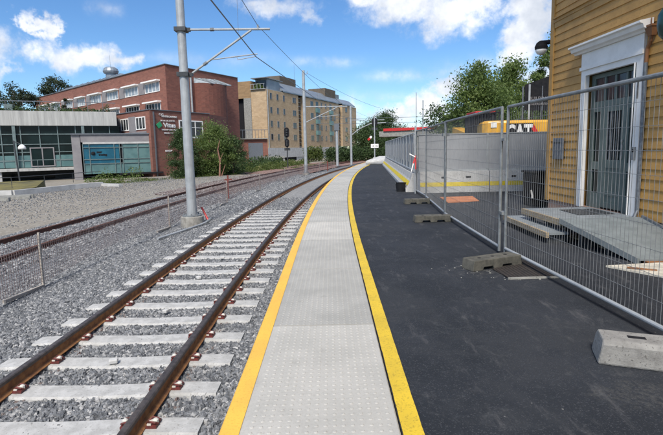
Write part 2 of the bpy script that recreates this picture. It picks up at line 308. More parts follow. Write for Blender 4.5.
# ------------------------------------------------------------------ mesh builder
def tag(o, label=None, cat=None, group=None, kind=None):
    for k, v in (('label', label), ('category', cat), ('group', group), ('kind', kind)):
        if v: o[k] = v
    return o
def empty(name, loc=(0, 0, 0), rz=0.):
    o = bpy.data.objects.new(name, None); o.location = loc; o.rotation_euler = (0, 0, rz); o.empty_display_size = .2; col.objects.link(o); return o
def thing(name, label, cat, loc=(0, 0, 0), group=None, rz=0.): return tag(empty(name, loc, rz), label, cat, group)
def kids(o): return [c for c in bpy.data.objects if c.parent == o]
def copy_tree(o, parent=None):
    c = o.copy(); col.objects.link(c); c.parent = parent
    for ch in kids(o): copy_tree(ch, c)
    return c
LOCALS = {}
class MB:
    def __init__(s): s.v = []; s.f = []; s.uv = {}; s.mi = []; s.cur = 0
    def add(s, vs, fs, uvs=None):
        b = len(s.v); s.v += [tuple(p) for p in vs]
        for i, f in enumerate(fs):
            if uvs: s.uv[len(s.f)] = uvs[i]
            s.f.append(tuple(b + j for j in f)); s.mi.append(s.cur)
        return s
    def quad(s, a, b, c, d, uv=None): return s.add([a, b, c, d], [(0, 1, 2, 3)], [uv] if uv else None)
    def box(s, x0, x1, y0, y1, z0, z1, M_=None):
        vs = [Vector((x, y, z)) for z in (z0, z1) for x, y in ((x0, y0), (x1, y0), (x1, y1), (x0, y1))]
        if M_: vs = [M_ @ v for v in vs]
        return s.add(vs, [(3, 2, 1, 0), (4, 5, 6, 7), (0, 1, 5, 4), (1, 2, 6, 5), (2, 3, 7, 6), (3, 0, 4, 7)])
    def prism(s, pts, z0, z1):
        n = len(pts); a = sum(pts[i][0] * pts[(i + 1) % n][1] - pts[(i + 1) % n][0] * pts[i][1] for i in range(n))
        if a < 0: pts = pts[::-1]
        f0 = z0 if callable(z0) else (lambda p: z0); f1 = z1 if callable(z1) else (lambda p: z1)
        vs = [(*p, f0(p)) for p in pts] + [(*p, f1(p)) for p in pts]
        return s.add(vs, [tuple(range(n))[::-1], tuple(range(n, 2 * n))] + [(i, (i + 1) % n, n + (i + 1) % n, n + i) for i in range(n)])
    def tube(s, pts, r, n=8, cap=True, r1=None):
        pts = [Vector(p) for p in pts]; k = len(pts); b = len(s.v); prev = None
        for i, p in enumerate(pts):
            t = (pts[min(i + 1, k - 1)] - pts[max(i - 1, 0)]).normalized()
            if prev is None:
                a = Vector((0, 0, 1)) if abs(t.z) < .9 else Vector((1, 0, 0)); u = t.cross(a).normalized()
            else: u = (prev - t * prev.dot(t)).normalized()
            prev = u; v = t.cross(u); rr = r if r1 is None else r + (r1 - r) * i / max(1, k - 1)
            for j in range(n):
                an = 2 * math.pi * (j + .5) / n; s.v.append(tuple(p + (u * math.cos(an) + v * math.sin(an)) * rr))
        for i in range(k - 1):
            for j in range(n):
                s.f.append((b + i * n + j, b + i * n + (j + 1) % n, b + (i + 1) * n + (j + 1) % n, b + (i + 1) * n + j)); s.mi.append(s.cur)
        if cap:
            s.f.append(tuple(b + j for j in range(n))[::-1]); s.f.append(tuple(b + (k - 1) * n + j for j in range(n))); s.mi += [s.cur, s.cur]
        return s
    def lathe(s, prof, c=(0, 0), n=16):
        b = len(s.v); k = len(prof)
        for r, z in prof:
            for j in range(n):
                a = 2 * math.pi * j / n; s.v.append((c[0] + r * math.cos(a), c[1] + r * math.sin(a), z))
        for i in range(k - 1):
            for j in range(n):
                s.f.append((b + i * n + j, b + i * n + (j + 1) % n, b + (i + 1) * n + (j + 1) % n, b + (i + 1) * n + j)); s.mi.append(s.cur)
        s.f.append(tuple(b + j for j in range(n))[::-1]); s.f.append(tuple(b + (k - 1) * n + j for j in range(n))); s.mi += [s.cur, s.cur]
        return s
    def build(s, name, mat, parent=None, local=False, bevel=0., smooth=False):
        off = Vector((0, 0, 0))
        if parent is not None and not local:
            p = parent
            while p is not None: off += p.location; p = p.parent
        me = bpy.data.meshes.new(name)
        V = np.array(s.v, float)
        me.from_pydata([tuple(v) for v in (V - np.array(off))], [], s.f)
        for mt in (mat if isinstance(mat, (list, tuple)) else [mat]): me.materials.append(M[mt] if isinstance(mt, str) else mt)
        if max(s.mi, default=0) > 0: me.polygons.foreach_set('material_index', s.mi)
        uvl = me.uv_layers.new(name='UVMap'); UV = np.zeros((len(me.loops), 2))
        for p in me.polygons:
            li = p.loop_start
            if p.index in s.uv:
                for j, q in enumerate(s.uv[p.index]): UV[li + j] = q
                continue
            nn = p.normal
            if abs(nn.z) > .7:
                for j, vi in enumerate(p.vertices): UV[li + j] = V[vi][:2]
            else:
                L = math.hypot(nn.x, nn.y); tx, ty = -nn.y / L, nn.x / L
                for j, vi in enumerate(p.vertices): q = V[vi]; UV[li + j] = (q[0] * tx + q[1] * ty, q[2])
        uvl.data.foreach_set('uv', UV.ravel())
        if smooth: me.polygons.foreach_set('use_smooth', [True] * len(me.polygons))
        o = bpy.data.objects.new(name, me); col.objects.link(o); o.parent = parent
        if bevel:
            b = o.modifiers.new('bevel', 'BEVEL'); b.width = bevel; b.segments = 2; b.limit_method = 'ANGLE'; b.angle_limit = R(40)
        return o
def bar(p, q, wd, ht, mb=None):   # square bar between two points
    mb = mb or MB(); p = Vector(p); q = Vector(q); t = (q - p); L = t.length; t.normalize()
    a = Vector((0, 0, 1)) if abs(t.z) < .95 else Vector((0, 1, 0)); u = t.cross(a).normalized(); v = u.cross(t)
    Mx = Matrix((t, u, v)).transposed().to_4x4(); Mx.translation = p
    mb.box(0, L, -wd / 2, wd / 2, -ht / 2, ht / 2, Mx); return mb
def text_mesh(name, body, size, mat, parent, origin, right, upv, local=False, depth=.01, offset=0.0, width=None):
    cu = bpy.data.curves.new(name, 'FONT'); cu.body = body; cu.size = size; cu.extrude = depth; cu.offset = offset; cu.resolution_u = 3
    tmp = bpy.data.objects.new('tmp_text', cu); col.objects.link(tmp)
    dg = bpy.context.evaluated_depsgraph_get(); me = bpy.data.meshes.new_from_object(tmp.evaluated_get(dg)); bpy.data.objects.remove(tmp); bpy.data.curves.remove(cu)
    right = Vector(right).normalized(); upv = Vector(upv).normalized(); nrm = right.cross(upv)
    off = Vector((0, 0, 0))
    if parent is not None and not local:
        p = parent
        while p is not None: off += p.location; p = p.parent
    xs = [v.co.x for v in me.vertices]; k = (width / (max(xs) - min(xs))) if width else 1
    for v in me.vertices:
        c = v.co.copy(); v.co = Vector(origin) + right * c.x * k + upv * c.y + nrm * c.z - off
    me.materials.clear(); me.materials.append(M[mat]); me.name = name
    o = bpy.data.objects.new(name, me); col.objects.link(o); o.parent = parent; return o
ORD = ['first','second','third','fourth','fifth','sixth','seventh','eighth','ninth','tenth','eleventh','twelfth','thirteenth','fourteenth','fifteenth','sixteenth','seventeenth','eighteenth','nineteenth','twentieth']
def ordn(i):
    if i < 20: return ORD[i]
    if i == 29: return 'thirtieth'
    t = {2: 'twenty', 3: 'thirty', 4: 'forty'}[(i + 1) // 10]
    return t + '-' + ORD[(i + 1) % 10 - 1] if (i + 1) % 10 else {39: 'fortieth'}.get(i, 'last')

# ------------------------------------------------------------------ path geometry (track bends right on a 200 m radius)
def path(s, off, s0=6.0, RR=200.0):
    if s <= s0: return Vector((off, s, 0)), 0.0
    th = (s - s0) / RR
    return Vector((RR * (1 - math.cos(th)) + off * math.cos(th), s0 + RR * math.sin(th) - off * math.sin(th), 0)), th
def strip(offs_z, ss, s0=6.0, closed=False, mb=None):
    mb = mb or MB(); n = len(offs_z); b = len(mb.v)
    for s_ in ss:
        for o_, z_ in offs_z:
            p, th = path(s_, o_, s0); mb.v.append((p.x, p.y, z_))
    for i in range(len(ss) - 1):
        for j in range(n if closed else n - 1):
            k = (j + 1) % n
            mb.uv[len(mb.f)] = [(offs_z[j][0], ss[i]), (offs_z[k][0], ss[i]), (offs_z[k][0], ss[i + 1]), (offs_z[j][0], ss[i + 1])]
            mb.f.append((b + i * n + j, b + i * n + k, b + (i + 1) * n + k, b + (i + 1) * n + j)); mb.mi.append(mb.cur)
    if closed:
        mb.f.append(tuple(b + j for j in range(n))); mb.f.append(tuple(b + (len(ss) - 1) * n + j for j in range(n))[::-1]); mb.mi += [mb.cur] * 2
    return mb
def frange(a, b, st): return list(np.arange(a, b + 1e-6, st))

# ------------------------------------------------------------------ ground
g = MB(); X = [-2500, -300, -60, 60, 300, 2500]; Y = [-300, -20, 60, 150, 400, 3500]
for i in range(5):
    for j in range(5): g.quad((X[i], Y[j], -1.15), (X[i + 1], Y[j], -1.15), (X[i + 1], Y[j + 1], -1.15), (X[i], Y[j + 1], -1.15))
tag(g.build('ground', 'earth'), kind='structure')
SS = frange(-4, 6, 1.0) + frange(7, 150, 1.5)
def off_left(k): return k
yard = strip([(-70, -.95), (-30, -.93), (-18, -.86), (-13, -.74), (-10.3, -.80), (-9.6, -.86)], SS)
tag(yard.build('gravel_yard', 'gravel_yard'), kind='structure')
edge = strip([(-9.9, -.97), (-9.35, -.825), (-7.9, -.79), (-6.4, -.82), (-5.6, -.90), (-4.6, -.83), (-3.9, -.770), (-3.4, -.758), (-2.3, -.765), (-1.2, -.758), (-.64, -.75)], SS)
eo = edge.build('ballast_bed', 'ballast_base'); tag(eo, kind='structure')
rb = strip([(-13, -.735), (-10.6, -.72), (-8.6, -.785), (-7.1, -.785), (-5.2, -.82)], frange(42, 130, 2), 8.0)
tag(rb.build('rusty_ballast_bed', 'ballast_rust'), kind='structure')
dust = strip([(-3.0, -.722), (-2.9, -.712), (-2.3, -.703), (-1.75, -.712), (-1.65, -.722)], frange(17, 110, 1.5))
for i_, v_ in enumerate(dust.v):
    s_ = max(0, 25 - v_[1]); dust.v[i_] = (v_[0], v_[1], v_[2] - s_ * .0075)
tag(dust.build('dusty_track_infill', 'ballast_far'), kind='structure')

# platform: asphalt and kerb side
a = MB(); ss = frange(-6, 6, 2) + frange(7, 47, 1.5); PXR = 45
b0 = len(a.v)
for s_ in ss:
    p, th = path(s_, .345); a.v += [(p.x, p.y, -.9), (p.x, p.y, 0), (p.x + 3, p.y - 3 * math.tan(th), 0), (PXR, p.y - 3 * math.tan(th), 0), (PXR, p.y, -1.2)]
for i in range(len(ss) - 1):
    for j in range(4): q = b0 + i * 5 + j; a.f.append((q, q + 1, q + 6, q + 5)); a.mi.append(0)
q = b0 + (len(ss) - 1) * 5; a.f.append((q, q + 1, q + 2, q + 3, q + 4)); a.mi.append(0)
tag(a.build('platform_asphalt', 'asphalt'), kind='structure')
kb = strip([(-.50, -.95), (-.50, -.10), (.33, -.10), (.33, -.95)], frange(-4, 6, 2) + frange(7, 49, 1.5), closed=True)
tag(kb.build('platform_kerb_wall', 'concrete'), kind='structure')
# slabs with raised dots
sl = MB(); k = -3
while True:
    s0_ = .075 + 1.83 * k; s1_ = s0_ + 1.83
    if s0_ > 48: break
    g0 = .010
    strip([(-.50, -.10), (-.62, -.10), (-.62, 0.012), (-.612, .02), (.328, .02), (.336, .012), (.336, -.10)][::-1], [s0_ + g0] + list(np.linspace(s0_ + .3, s1_ - .3, 3)) + [s1_ - g0], closed=True, mb=sl)
    if 1.0 < s0_ < 22 or k == 1:
        sl.cur = 1
        rad = .0125
        for i in range(34):
            for j in range(16):
                s_ = s0_ + .03 + i * .0535; of = -.455 + j * .0495
                p, th = path(s_, of); b = len(sl.v); nseg = 8 if s_ < 9 else 5
                for rr, hh in ((rad, .0202), (rad * .6, .0235)):
                    for q in range(nseg):
                        an = 6.2832 * q / nseg; sl.v.append((p.x + rr * math.cos(an), p.y + rr * math.sin(an), hh))
                for q in range(nseg): 
                    sl.uv[len(sl.f)] = [(of, s_)] * 4; sl.f.append((b + q, b + (q + 1) % nseg, b + nseg + (q + 1) % nseg, b + nseg + q)); sl.mi.append(0)
                sl.uv[len(sl.f)] = [(of, s_)] * nseg; sl.f.append(tuple(b + nseg + q for q in range(nseg))); sl.mi.append(0)
    sl.cur = 0
    k += 1
tag(sl.build('platform_edge_slabs', ['slab', 'slab_dot']), kind='structure')
ln = strip([(-.6205, -.02), (-.6225, .0145), (-.613, .0245), (-.512, .0245)], frange(-4, 48, .5)); tag(ln.build('yellow_edge_line', 'line_edge'), kind='structure')
ln = MB(); LS = frange(-4, 47, .08); b = 0
jl = rng.normal(0, .0007, len(LS)); jr = rng.normal(0, .0008, len(LS))
for i, s_ in enumerate(LS):
    p, _ = path(s_, .350 + jl[i]); q, _ = path(s_, .460 + jr[i]); ln.v += [(p.x, p.y, .006), (q.x, q.y, .006)]
    if i: ln.f.append((2 * i - 2, 2 * i - 1, 2 * i + 1, 2 * i)); ln.mi.append(0)
tag(ln.build('yellow_guide_line', 'line_guide'), kind='structure')

# ballast stones
def gn_stones(name, offs, ss_, dens, size, mat, s0=6.0, seed=1):
    mb = strip(offs, ss_, s0); o = mb.build(name, mat)
    ng = bpy.data.node_groups.new(name + '_nodes', 'GeometryNodeTree')
    ng.interface.new_socket('Geometry', in_out='INPUT', socket_type='NodeSocketGeometry'); ng.interface.new_socket('Geometry', in_out='OUTPUT', socket_type='NodeSocketGeometry')
    N = ng.nodes; L = ng.links
    gi = N.new('NodeGroupInput'); go = N.new('NodeGroupOutput')
    dp = N.new('GeometryNodeDistributePointsOnFaces'); L.new(gi.outputs[0], dp.inputs['Mesh']); dp.inputs['Density'].default_value = dens; dp.inputs['Seed'].default_value = seed
    jn = N.new('GeometryNodeJoinGeometry')
    for q in range(5):
        ic = N.new('GeometryNodeMeshIcoSphere'); ic.inputs['Radius'].default_value = 1; ic.inputs['Subdivisions'].default_value = 2
        nz = N.new('ShaderNodeTexNoise'); nz.noise_dimensions = '4D'; nz.inputs['W'].default_value = q * 7.3 + seed; nz.inputs['Scale'].default_value = 1.1; nz.inputs['Detail'].default_value = 1
        sb = N.new('ShaderNodeVectorMath'); sb.operation = 'SUBTRACT'; L.new(nz.outputs['Color'], sb.inputs[0]); sb.inputs[1].default_value = (.5, .5, .5)
        ml = N.new('ShaderNodeVectorMath'); ml.operation = 'SCALE'; L.new(sb.outputs[0], ml.inputs[0]); ml.inputs['Scale'].default_value = 2.6
        spn = N.new('GeometryNodeSetPosition'); L.new(ic.outputs[0], spn.inputs['Geometry']); L.new(ml.outputs[0], spn.inputs['Offset'])
        st = N.new('GeometryNodeSetMaterial'); L.new(spn.outputs[0], st.inputs['Geometry']); st.inputs['Material'].default_value = M[mat]
        ti = N.new('GeometryNodeGeometryToInstance'); L.new(st.outputs[0], ti.inputs[0]); L.new(ti.outputs[0], jn.inputs[0])
    io = N.new('GeometryNodeInstanceOnPoints'); L.new(dp.outputs['Points'], io.inputs['Points']); L.new(jn.outputs[0], io.inputs['Instance'])
    io.inputs['Pick Instance'].default_value = True
    rv = N.new('FunctionNodeRandomValue'); rv.data_type = 'FLOAT_VECTOR'; rv.inputs[1].default_value = (6.28, 6.28, 6.28); rv.inputs['Seed'].default_value = seed + 1
    L.new(rv.outputs[0], io.inputs['Rotation'])
    rs = N.new('FunctionNodeRandomValue'); rs.data_type = 'FLOAT_VECTOR'; rs.inputs[0].default_value = tuple(size * x for x in (.55, .45, .4)); rs.inputs[1].default_value = tuple(size * x for x in (1.25, 1.0, .8)); rs.inputs['Seed'].default_value = seed + 2
    L.new(rs.outputs[0], io.inputs['Scale'])
    L.new(io.outputs[0], go.inputs[0])
    md = o.modifiers.new('stones', 'NODES'); md.node_group = ng
    return tag(o, kind='stuff')
prof = [(-6.6, -.835), (-5.6, -.905), (-4.6, -.845), (-3.9, -.773), (-3.45, -.764), (-2.3, -.771), (-1.2, -.764), (-.66, -.755)]
gn_stones('ballast_stones', prof, frange(1.0, 8, 1.0), 1800, .029, 'stone', seed=3)
gn_stones('ballast_stones', prof, frange(8, 17, 1.0), 1150, .032, 'stone', seed=5)
gn_stones('ballast_stones', prof[:5], frange(17, 44, 1.5), 260, .052, 'stone', seed=7)
gn_stones('ballast_stones', [prof[-2], prof[-1]], frange(17, 44, 1.5), 260, .052, 'stone', seed=8)
gn_stones('ballast_stones', [(-3.4, -.745), (-1.2, -.745)], frange(17, 21, 1.0), 500, .034, 'stone', seed=12)
gn_stones('ballast_stones', [(-9.7, -.87), (-9.3, -.83), (-7.9, -.79), (-6.4, -.82)], frange(6, 24, 1.0), 500, .042, 'stone', 8.0, seed=9)
gn_stones('rusty_ballast_stones', [(-10.4, -.79), (-9.3, -.82), (-7.9, -.79), (-6.0, -.84)], frange(24, 48, 1.5), 160, .06, 'stone_rusty', 8.0, seed=10)
for k_, o_ in enumerate((-3.09, -1.60)): gn_stones('rust_stained_stones', [(o_ - .22, -.757), (o_ + .22, -.757)], frange(1.0, 17, 1.0), 130, .026, 'stone_rusty', seed=20 + k_)
gn_stones('gravel_stones', [(-20, -.86), (-13, -.735), (-10.3, -.795)], frange(14, 40, 1.5), 40, .022, 'stone', seed=13)

# ------------------------------------------------------------------ rails and sleepers
def rail(name, label, off, ztop, ss_, s0, side_mat, head_mat):
    hw, hh = .0335, .036; y = ztop
    pr_ = [(-.062, y - .142), (-.062, y - .133), (-.018, y - .118), (-.017, y - .046), (-hw, y - hh), (-hw, y - .008), (-hw + .01, y), (hw - .01, y), (hw, y - .008), (hw, y - hh), (.017, y - .046), (.018, y - .118), (.062, y - .133), (.062, y - .142)]
    root = thing(name, label, 'rail', (0, 0, 0), 'running rails')
    low = strip([(off + a, b) for a, b in pr_ if b < y - .03], ss_, s0, True); low.build('rail_foot_and_web', side_mat, root)
    top = strip([(off + a * 1.004, b + (.001 if b > y - .03 else 0)) for a, b in pr_ if b > y - .045], ss_, s0, True); top.build('rail_head', head_mat, root)
RS = frange(-3, 6, 1.5) + frange(7, 100, 1.5)
rail('rail', 'rusty rail with dark worn head nearest to the platform edge', -1.60, -.57, RS, 6.0, 'rail_side', 'rail_head')
rail('rail', 'rusty far rail of the platform track, the one away from the platform', -3.09, -.57, RS, 6.0, 'rail_side', 'rail_head')
rail('rail', 'dark brown rail behind the net, nearer rail of the old track', -7.12, -.65, RS, 8.0, 'rail_dark', 'rail_dark')
rail('rail', 'dark brown rail beside the gravel yard, farther rail of the old track', -8.6, -.65, RS, 8.0, 'rail_dark', 'rail_dark')

def make_sleeper():
    root = thing('concrete_sleeper', 'x', 'sleeper', (0, 0, 0), 'concrete sleepers under the platform track')
    b = MB(); pr_ = [(-1.24, -.012), (-1.0, -.004), (-.75, 0), (-.5, -.012), (0, -.022), (.5, -.012), (.75, 0), (1.0, -.004), (1.24, -.012)]
    n = len(pr_)
    for x, z in pr_: b.v += [(x, -.15, z - .2), (x, -.12, z - .02), (x, -.102, z), (x, .102, z), (x, .12, z - .02), (x, .15, z - .2)]
    for i in range(n - 1):
        for j in range(5): q = i * 6 + j; b.f.append((q, q + 1, q + 7, q + 6)); b.mi.append(0)
    b.f.append((0, 1, 2, 3, 4, 5)); b.f.append(tuple((n - 1) * 6 + j for j in range(6))[::-1]); b.mi += [0, 0]
    b.build('sleeper_body', 'sleeper', root, local=True)
    for rx in (-.745, .745):
        for sg in (-1, 1):
            c = MB(); x = rx + sg * .105
            for dy in (-.035, .035): c.tube([(x - sg * .045, dy * .4, .025), (x - sg * .015, dy, .045), (x + sg * .03, dy, .035), (x + sg * .045, dy * .5, .02)], .009, 6)
            c.box(x - .04, x + .045, -.06, .06, -.002, .018)
            cl = c.build('rail_clip', 'clip', root, local=True)
            d = MB(); d.box(x - sg * .02 - .016, x - sg * .02 + .016, -.045, .045, .014, .03).lathe([(.024, .018), (.024, .045), (.012, .055)], (x + sg * .02, 0), 8)
            d.build('insulator', 'insul', cl, local=True)
    return root
def make_plain_sleeper():
    b = MB(); b.box(-1.3, 1.3, -.115, .115, -.2, 0); return b
slp = make_sleeper()
for i in range(32):
    o = slp if i == 0 else copy_tree(slp)
    s_ = 1.12 + i * .6; p, th = path(s_, -2.345); o.location = (p.x, p.y, -.711 if s_ < 14 else -.711 - (s_ - 14) * .003); o.rotation_euler = (0, 0, -th + random.uniform(-.004, .004))
    o['label'] = 'pale concrete sleeper with maroon clips, %s under the platform track from the camera' % ordn(i)
osl = None
for i in range(22):
    s_ = 8.3 + i * .72; p, th = path(s_, -7.86, 8.0)
    if osl is None: osl = MB().box(-1.2, 1.2, -.12, .12, -.18, 0).build('old_concrete_sleeper', 'sleeper'); o = osl
    else: o = osl.copy(); col.objects.link(o)
    o.location = (p.x, p.y, -.795 + random.uniform(-.008, .004)); o.rotation_euler = (0, 0, -th + random.uniform(-.02, .02))
    tag(o, 'half buried pale sleeper, %s under the old track from the camera' % ordn(i), 'sleeper', 'half buried sleepers of the old track')
# white stones lying on the sleepers
for i, (s_, of, lab) in enumerate(((4.67, -2.36, 'nearest the camera'), (6.19, -2.34, 'second from the camera'), (7.85, -2.37, 'third from the camera'), (9.3, -2.31, 'farthest from the camera'))):
    p, th = path(s_, of); b = MB(); b.box(-.045, .045, -.035, .035, -.012, .035, Matrix.Translation((p.x, p.y, -.711)) @ Matrix.Rotation(i + .3, 4, 'Z'))
    tag(b.build('pale_stone', 'concrete_light', bevel=.012), 'pale loose stone lying on a sleeper between the rails, %s' % lab, 'stone', 'pale stones between the rails')

# ------------------------------------------------------------------ masts and wires
def mast(x, y, zb, ztop, rb_, rt_, label, cant, group, foot=True):
    root = thing('catenary_mast', label, 'mast', (x, y, zb), group)
    MB().tube([(x, y, zb + .04), (x, y, ztop)], rb_, 18, r1=rt_).build('pole', 'galv_light', root, smooth=False)
    b = MB(); b.lathe([(rb_ * 2.0, zb), (rb_ * 2.0, zb + .04)], (x, y), 16)
    for k in range(8): an = k * .785 + .2; b.lathe([(.022, zb + .04), (.022, zb + .09)], (x + math.cos(an) * rb_ * 1.6, y + math.sin(an) * rb_ * 1.6), 6)
    b.build('base_plate', 'galv', root)
    if foot: MB().lathe([(rb_ * 2.35, zb - .45), (rb_ * 2.3, zb - .02), (rb_ * 2.2, zb - .001)], (x, y), 20).build('concrete_footing', 'footing', root)
    for p in cant: p(root)
    return root
def tube_part(name, pts, r, mat='galv_light', n=8): return lambda root: MB().tube(pts, r, n).build(name, mat, root)
x, y = -4.36, 14.25
def brk(z): return lambda root: (MB().box(x - .17, x + .17, y - .17, y + .17, z - .06, z + .06).box(x + .15, x + .27, y - .05, y + .05, z - .05, z + .05)).build('bracket', 'dark_metal', root)
def insu(p, q, t0, t1):
    p = Vector(p); q = Vector(q); A = p.lerp(q, t0); B = p.lerp(q, t1)
    def f(root):
        b = MB()
        for k in range(5):
            c0 = A.lerp(B, k / 5); c1 = A.lerp(B, (k + .5) / 5); b.tube([c0, c1], .055, 8)
        b.build('insulator', 'galv', root)
    return f
mast(x, y, -.50, 8.9, .150, .106, 'tall pale grey steel mast on a round concrete footing, nearest of the overhead line masts',
     [brk(5.10), brk(3.80), tube_part('cantilever_tube', [(x + .2, y, 5.10), (-1.72, y, 5.07)], .035), tube_part('diagonal_tube', [(x + .2, y, 3.80), (-2.28, y, 5.05)], .032),
      insu((x + .2, y, 5.1), (-1.72, y, 5.07), .27, .32), insu((x + .2, y, 3.8), (-2.28, y, 5.05), .22, .28),
      tube_part('registration_arm', [(-3.50, y, 4.22), (-2.12, y, 4.36)], .018), tube_part('steady_arm', [(-2.75, y, 4.30), (-2.72, y, 4.20), (-2.16, y, 4.29)], .012),
      tube_part('messenger_clamp', [(-2.08, y, 5.07), (-2.08, y, 5.20)], .03)], 'overhead line masts')
x, y = -2.28, 42.5
mast(x, y, -.70, 8.5, .15, .13, 'grey steel mast standing in front of the beige brick block, second along the track',
     [tube_part('cantilever_tube', [(x + .1, y, 5.3), (x + 3.9, y, 5.25)], .045, n=6), tube_part('diagonal_tube', [(x + .1, y, 3.9), (x + 3.0, y, 5.2)], .04, n=6),
      tube_part('registration_arm', [(x + 1.3, y, 4.35), (x + 3.2, y, 4.5)], .025, n=6), tube_part('back_bracket', [(x, y, 8.2), (x + .35, y, 8.2), (x + .35, y, 8.45)], .03, n=6)], 'overhead line masts')
x, y = 2.75, 61.0
mast(x, y, -.75, 6.9, .15, .13, 'grey steel mast with a long curved arm at the far end of the platform',
     [tube_part('cantilever_tube', [(x + .1, y, 3.2), (x + 1.2, y, 4.0), (x + 2.6, y, 4.6), (x + 4.6, y, 4.7)], .06, n=6), tube_part('registration_arm', [(x + .1, y, 5.1), (x + 4.4, y, 5.05)], .05, n=6)], 'overhead line masts', foot=False)
x, y = .85, 58.0
mast(x, y, -.75, 4.3, .17, .16, 'short stout grey post between the second and third masts', [lambda root: MB().box(x - .3, x + .3, y - .25, y + .25, 3.7, 4.5).build('equipment_box', 'galv_dull', root)], 'overhead line masts', foot=False)
def wire(name, label, pts, r): return tag(MB().tube(pts, r, 6).build(name, 'galv_dull'), label, 'wire', 'overhead line wires')
def span(a, b_, sag, n=12):
    a = Vector(a); b_ = Vector(b_); return [a.lerp(b_, i / n) - Vector((0, 0, sag * 4 * (i / n) * (1 - i / n))) for i in range(n + 1)]
pC = [(-2.1, -16, 4.3), (-2.16, 14.25, 4.27), (1.0, 42.5, 4.4), (6.7, 61, 4.5)]; pM = [(-2.05, -16, 5.35), (-2.08, 14.25, 5.18), (1.2, 42.5, 5.4), (6.5, 61, 5.1)]
wire('contact_wire', 'thicker lower overhead wire running above the platform track', span(pC[0], pC[1], 0)[:-1] + span(pC[1], pC[2], 0)[:-1] + span(pC[2], pC[3], 0), .014)
wire('messenger_wire', 'thin upper overhead wire resting on the mast bracket', span(pM[0], pM[1], .18)[:-1] + span(pM[1], pM[2], .25)[:-1] + span(pM[2], pM[3], .2), .008)
for i, y_ in enumerate((11.4, 20.0, 27.0)):
    x_ = -2.13 if y_ < 14 else -2.1 + (y_ - 14.25) * .112; zt = 5.13 if y_ < 14 else 5.05
    wire('dropper_wire', 'thin vertical dropper between the two overhead wires, %s' % ('left of the mast bracket top', 'first beyond the nearest mast', 'second beyond the nearest mast')[i], [(x_, y_, 4.28), (x_, y_, zt)], .004)
wire('feeder_wire', 'wire sloping down to the right from the top of the second mast', span((-2.0, 42.5, 8.3), (6.5, 61, 6.6), .3), .014)
wire('cross_wire', 'upper horizontal cross wire in front of the beige block and the dark trees', span((-2.2, 60, 5.3), (24, 66, 5.8), .1), .022)
wire('cross_wire', 'lower horizontal cross wire in front of the beige block and the dark trees', span((-2.2, 60, 4.7), (24, 66, 5.0), .1), .022)

# signals
def signal(x, y, zb, label, heads):
    root = thing('railway_signal', label, 'signal', (x, y, zb), 'railway signals')
    MB().tube([(x, y, zb), (x, y, heads[-1][0])], .07, 8).build('post', 'dark_metal', root)
    for z0, z1, wd in heads:
        b = MB(); n = 14; zc0 = z0 + wd; zc1 = z1 - wd; pts = []
        for k in range(n + 1): a_ = math.pi * k / n; pts.append((x + wd * math.cos(a_), zc1 + wd * math.sin(a_)))
        for k in range(n + 1): a_ = math.pi + math.pi * k / n; pts.append((x + wd * math.cos(a_), zc0 + wd * math.sin(a_)))
        q = len(pts); b.add([(p[0], y - .10, p[1]) for p in pts] + [(p[0], y - .04, p[1]) for p in pts], [tuple(range(q))[::-1], tuple(range(q, 2 * q))] + [(i, (i + 1) % q, q + (i + 1) % q, q + i) for i in range(q)])
        hb = b.build('signal_head', 'black', root)
        for zz in (zc0, (zc0 + zc1) / 2, zc1): MB().tube([(x, y - .11, zz), (x, y - .30, zz)], .09, 10).build('lamp_hood', 'dark_metal', hb)
    MB().box(x - .35, x + .35, y + .08, y + .25, heads[0][0] - .4, heads[0][0] - .1).build('control_box', 'dark_metal', root)
signal(-5.2, 56, -.8, 'black two headed railway signal standing before the plinth of the beige block', [(1.75, 2.75, .27), (2.9, 4.1, .31)])
signal(5.2, 54, -.05, 'black railway signal head above the white sign at the platform end', [(3.9, 4.9, .32)])

# platform end sign pole
x, y = 4.45, 46.5
root = thing('sign_pole', 'slim grey pole with a white sign and red and white plate at the platform end', 'sign', (x, y, 0))
MB().tube([(x, y, 0), (x, y, 4.6)], .06, 8).build('pole', 'galv_light', root); MB().box(x - .16, x + .16, y - .16, y + .16, 0, .5).build('base', 'barrier', root)
b = MB(); b.box(x - .38, x + .38, y - .12, y - .08, 1.45, 1.85); sg = b.build('sign_plate', 'white', root)
text_mesh('sign_letters', '15  02', .24, 'black', sg, (x - .3, y - .125, 1.56), (1, 0, 0), (0, 0, 1), depth=.003)
Mx = Matrix.Translation((x - .45, y - .1, 2.45)) @ Matrix.Rotation(R(-45), 4, 'Y')
MB().box(-.3, 0, -.02, .02, -.1, .1, Mx).build('red_plate', 'red', root); MB().box(0, .22, -.021, .019, -.1, .1, Mx).build('white_plate', 'white', root)

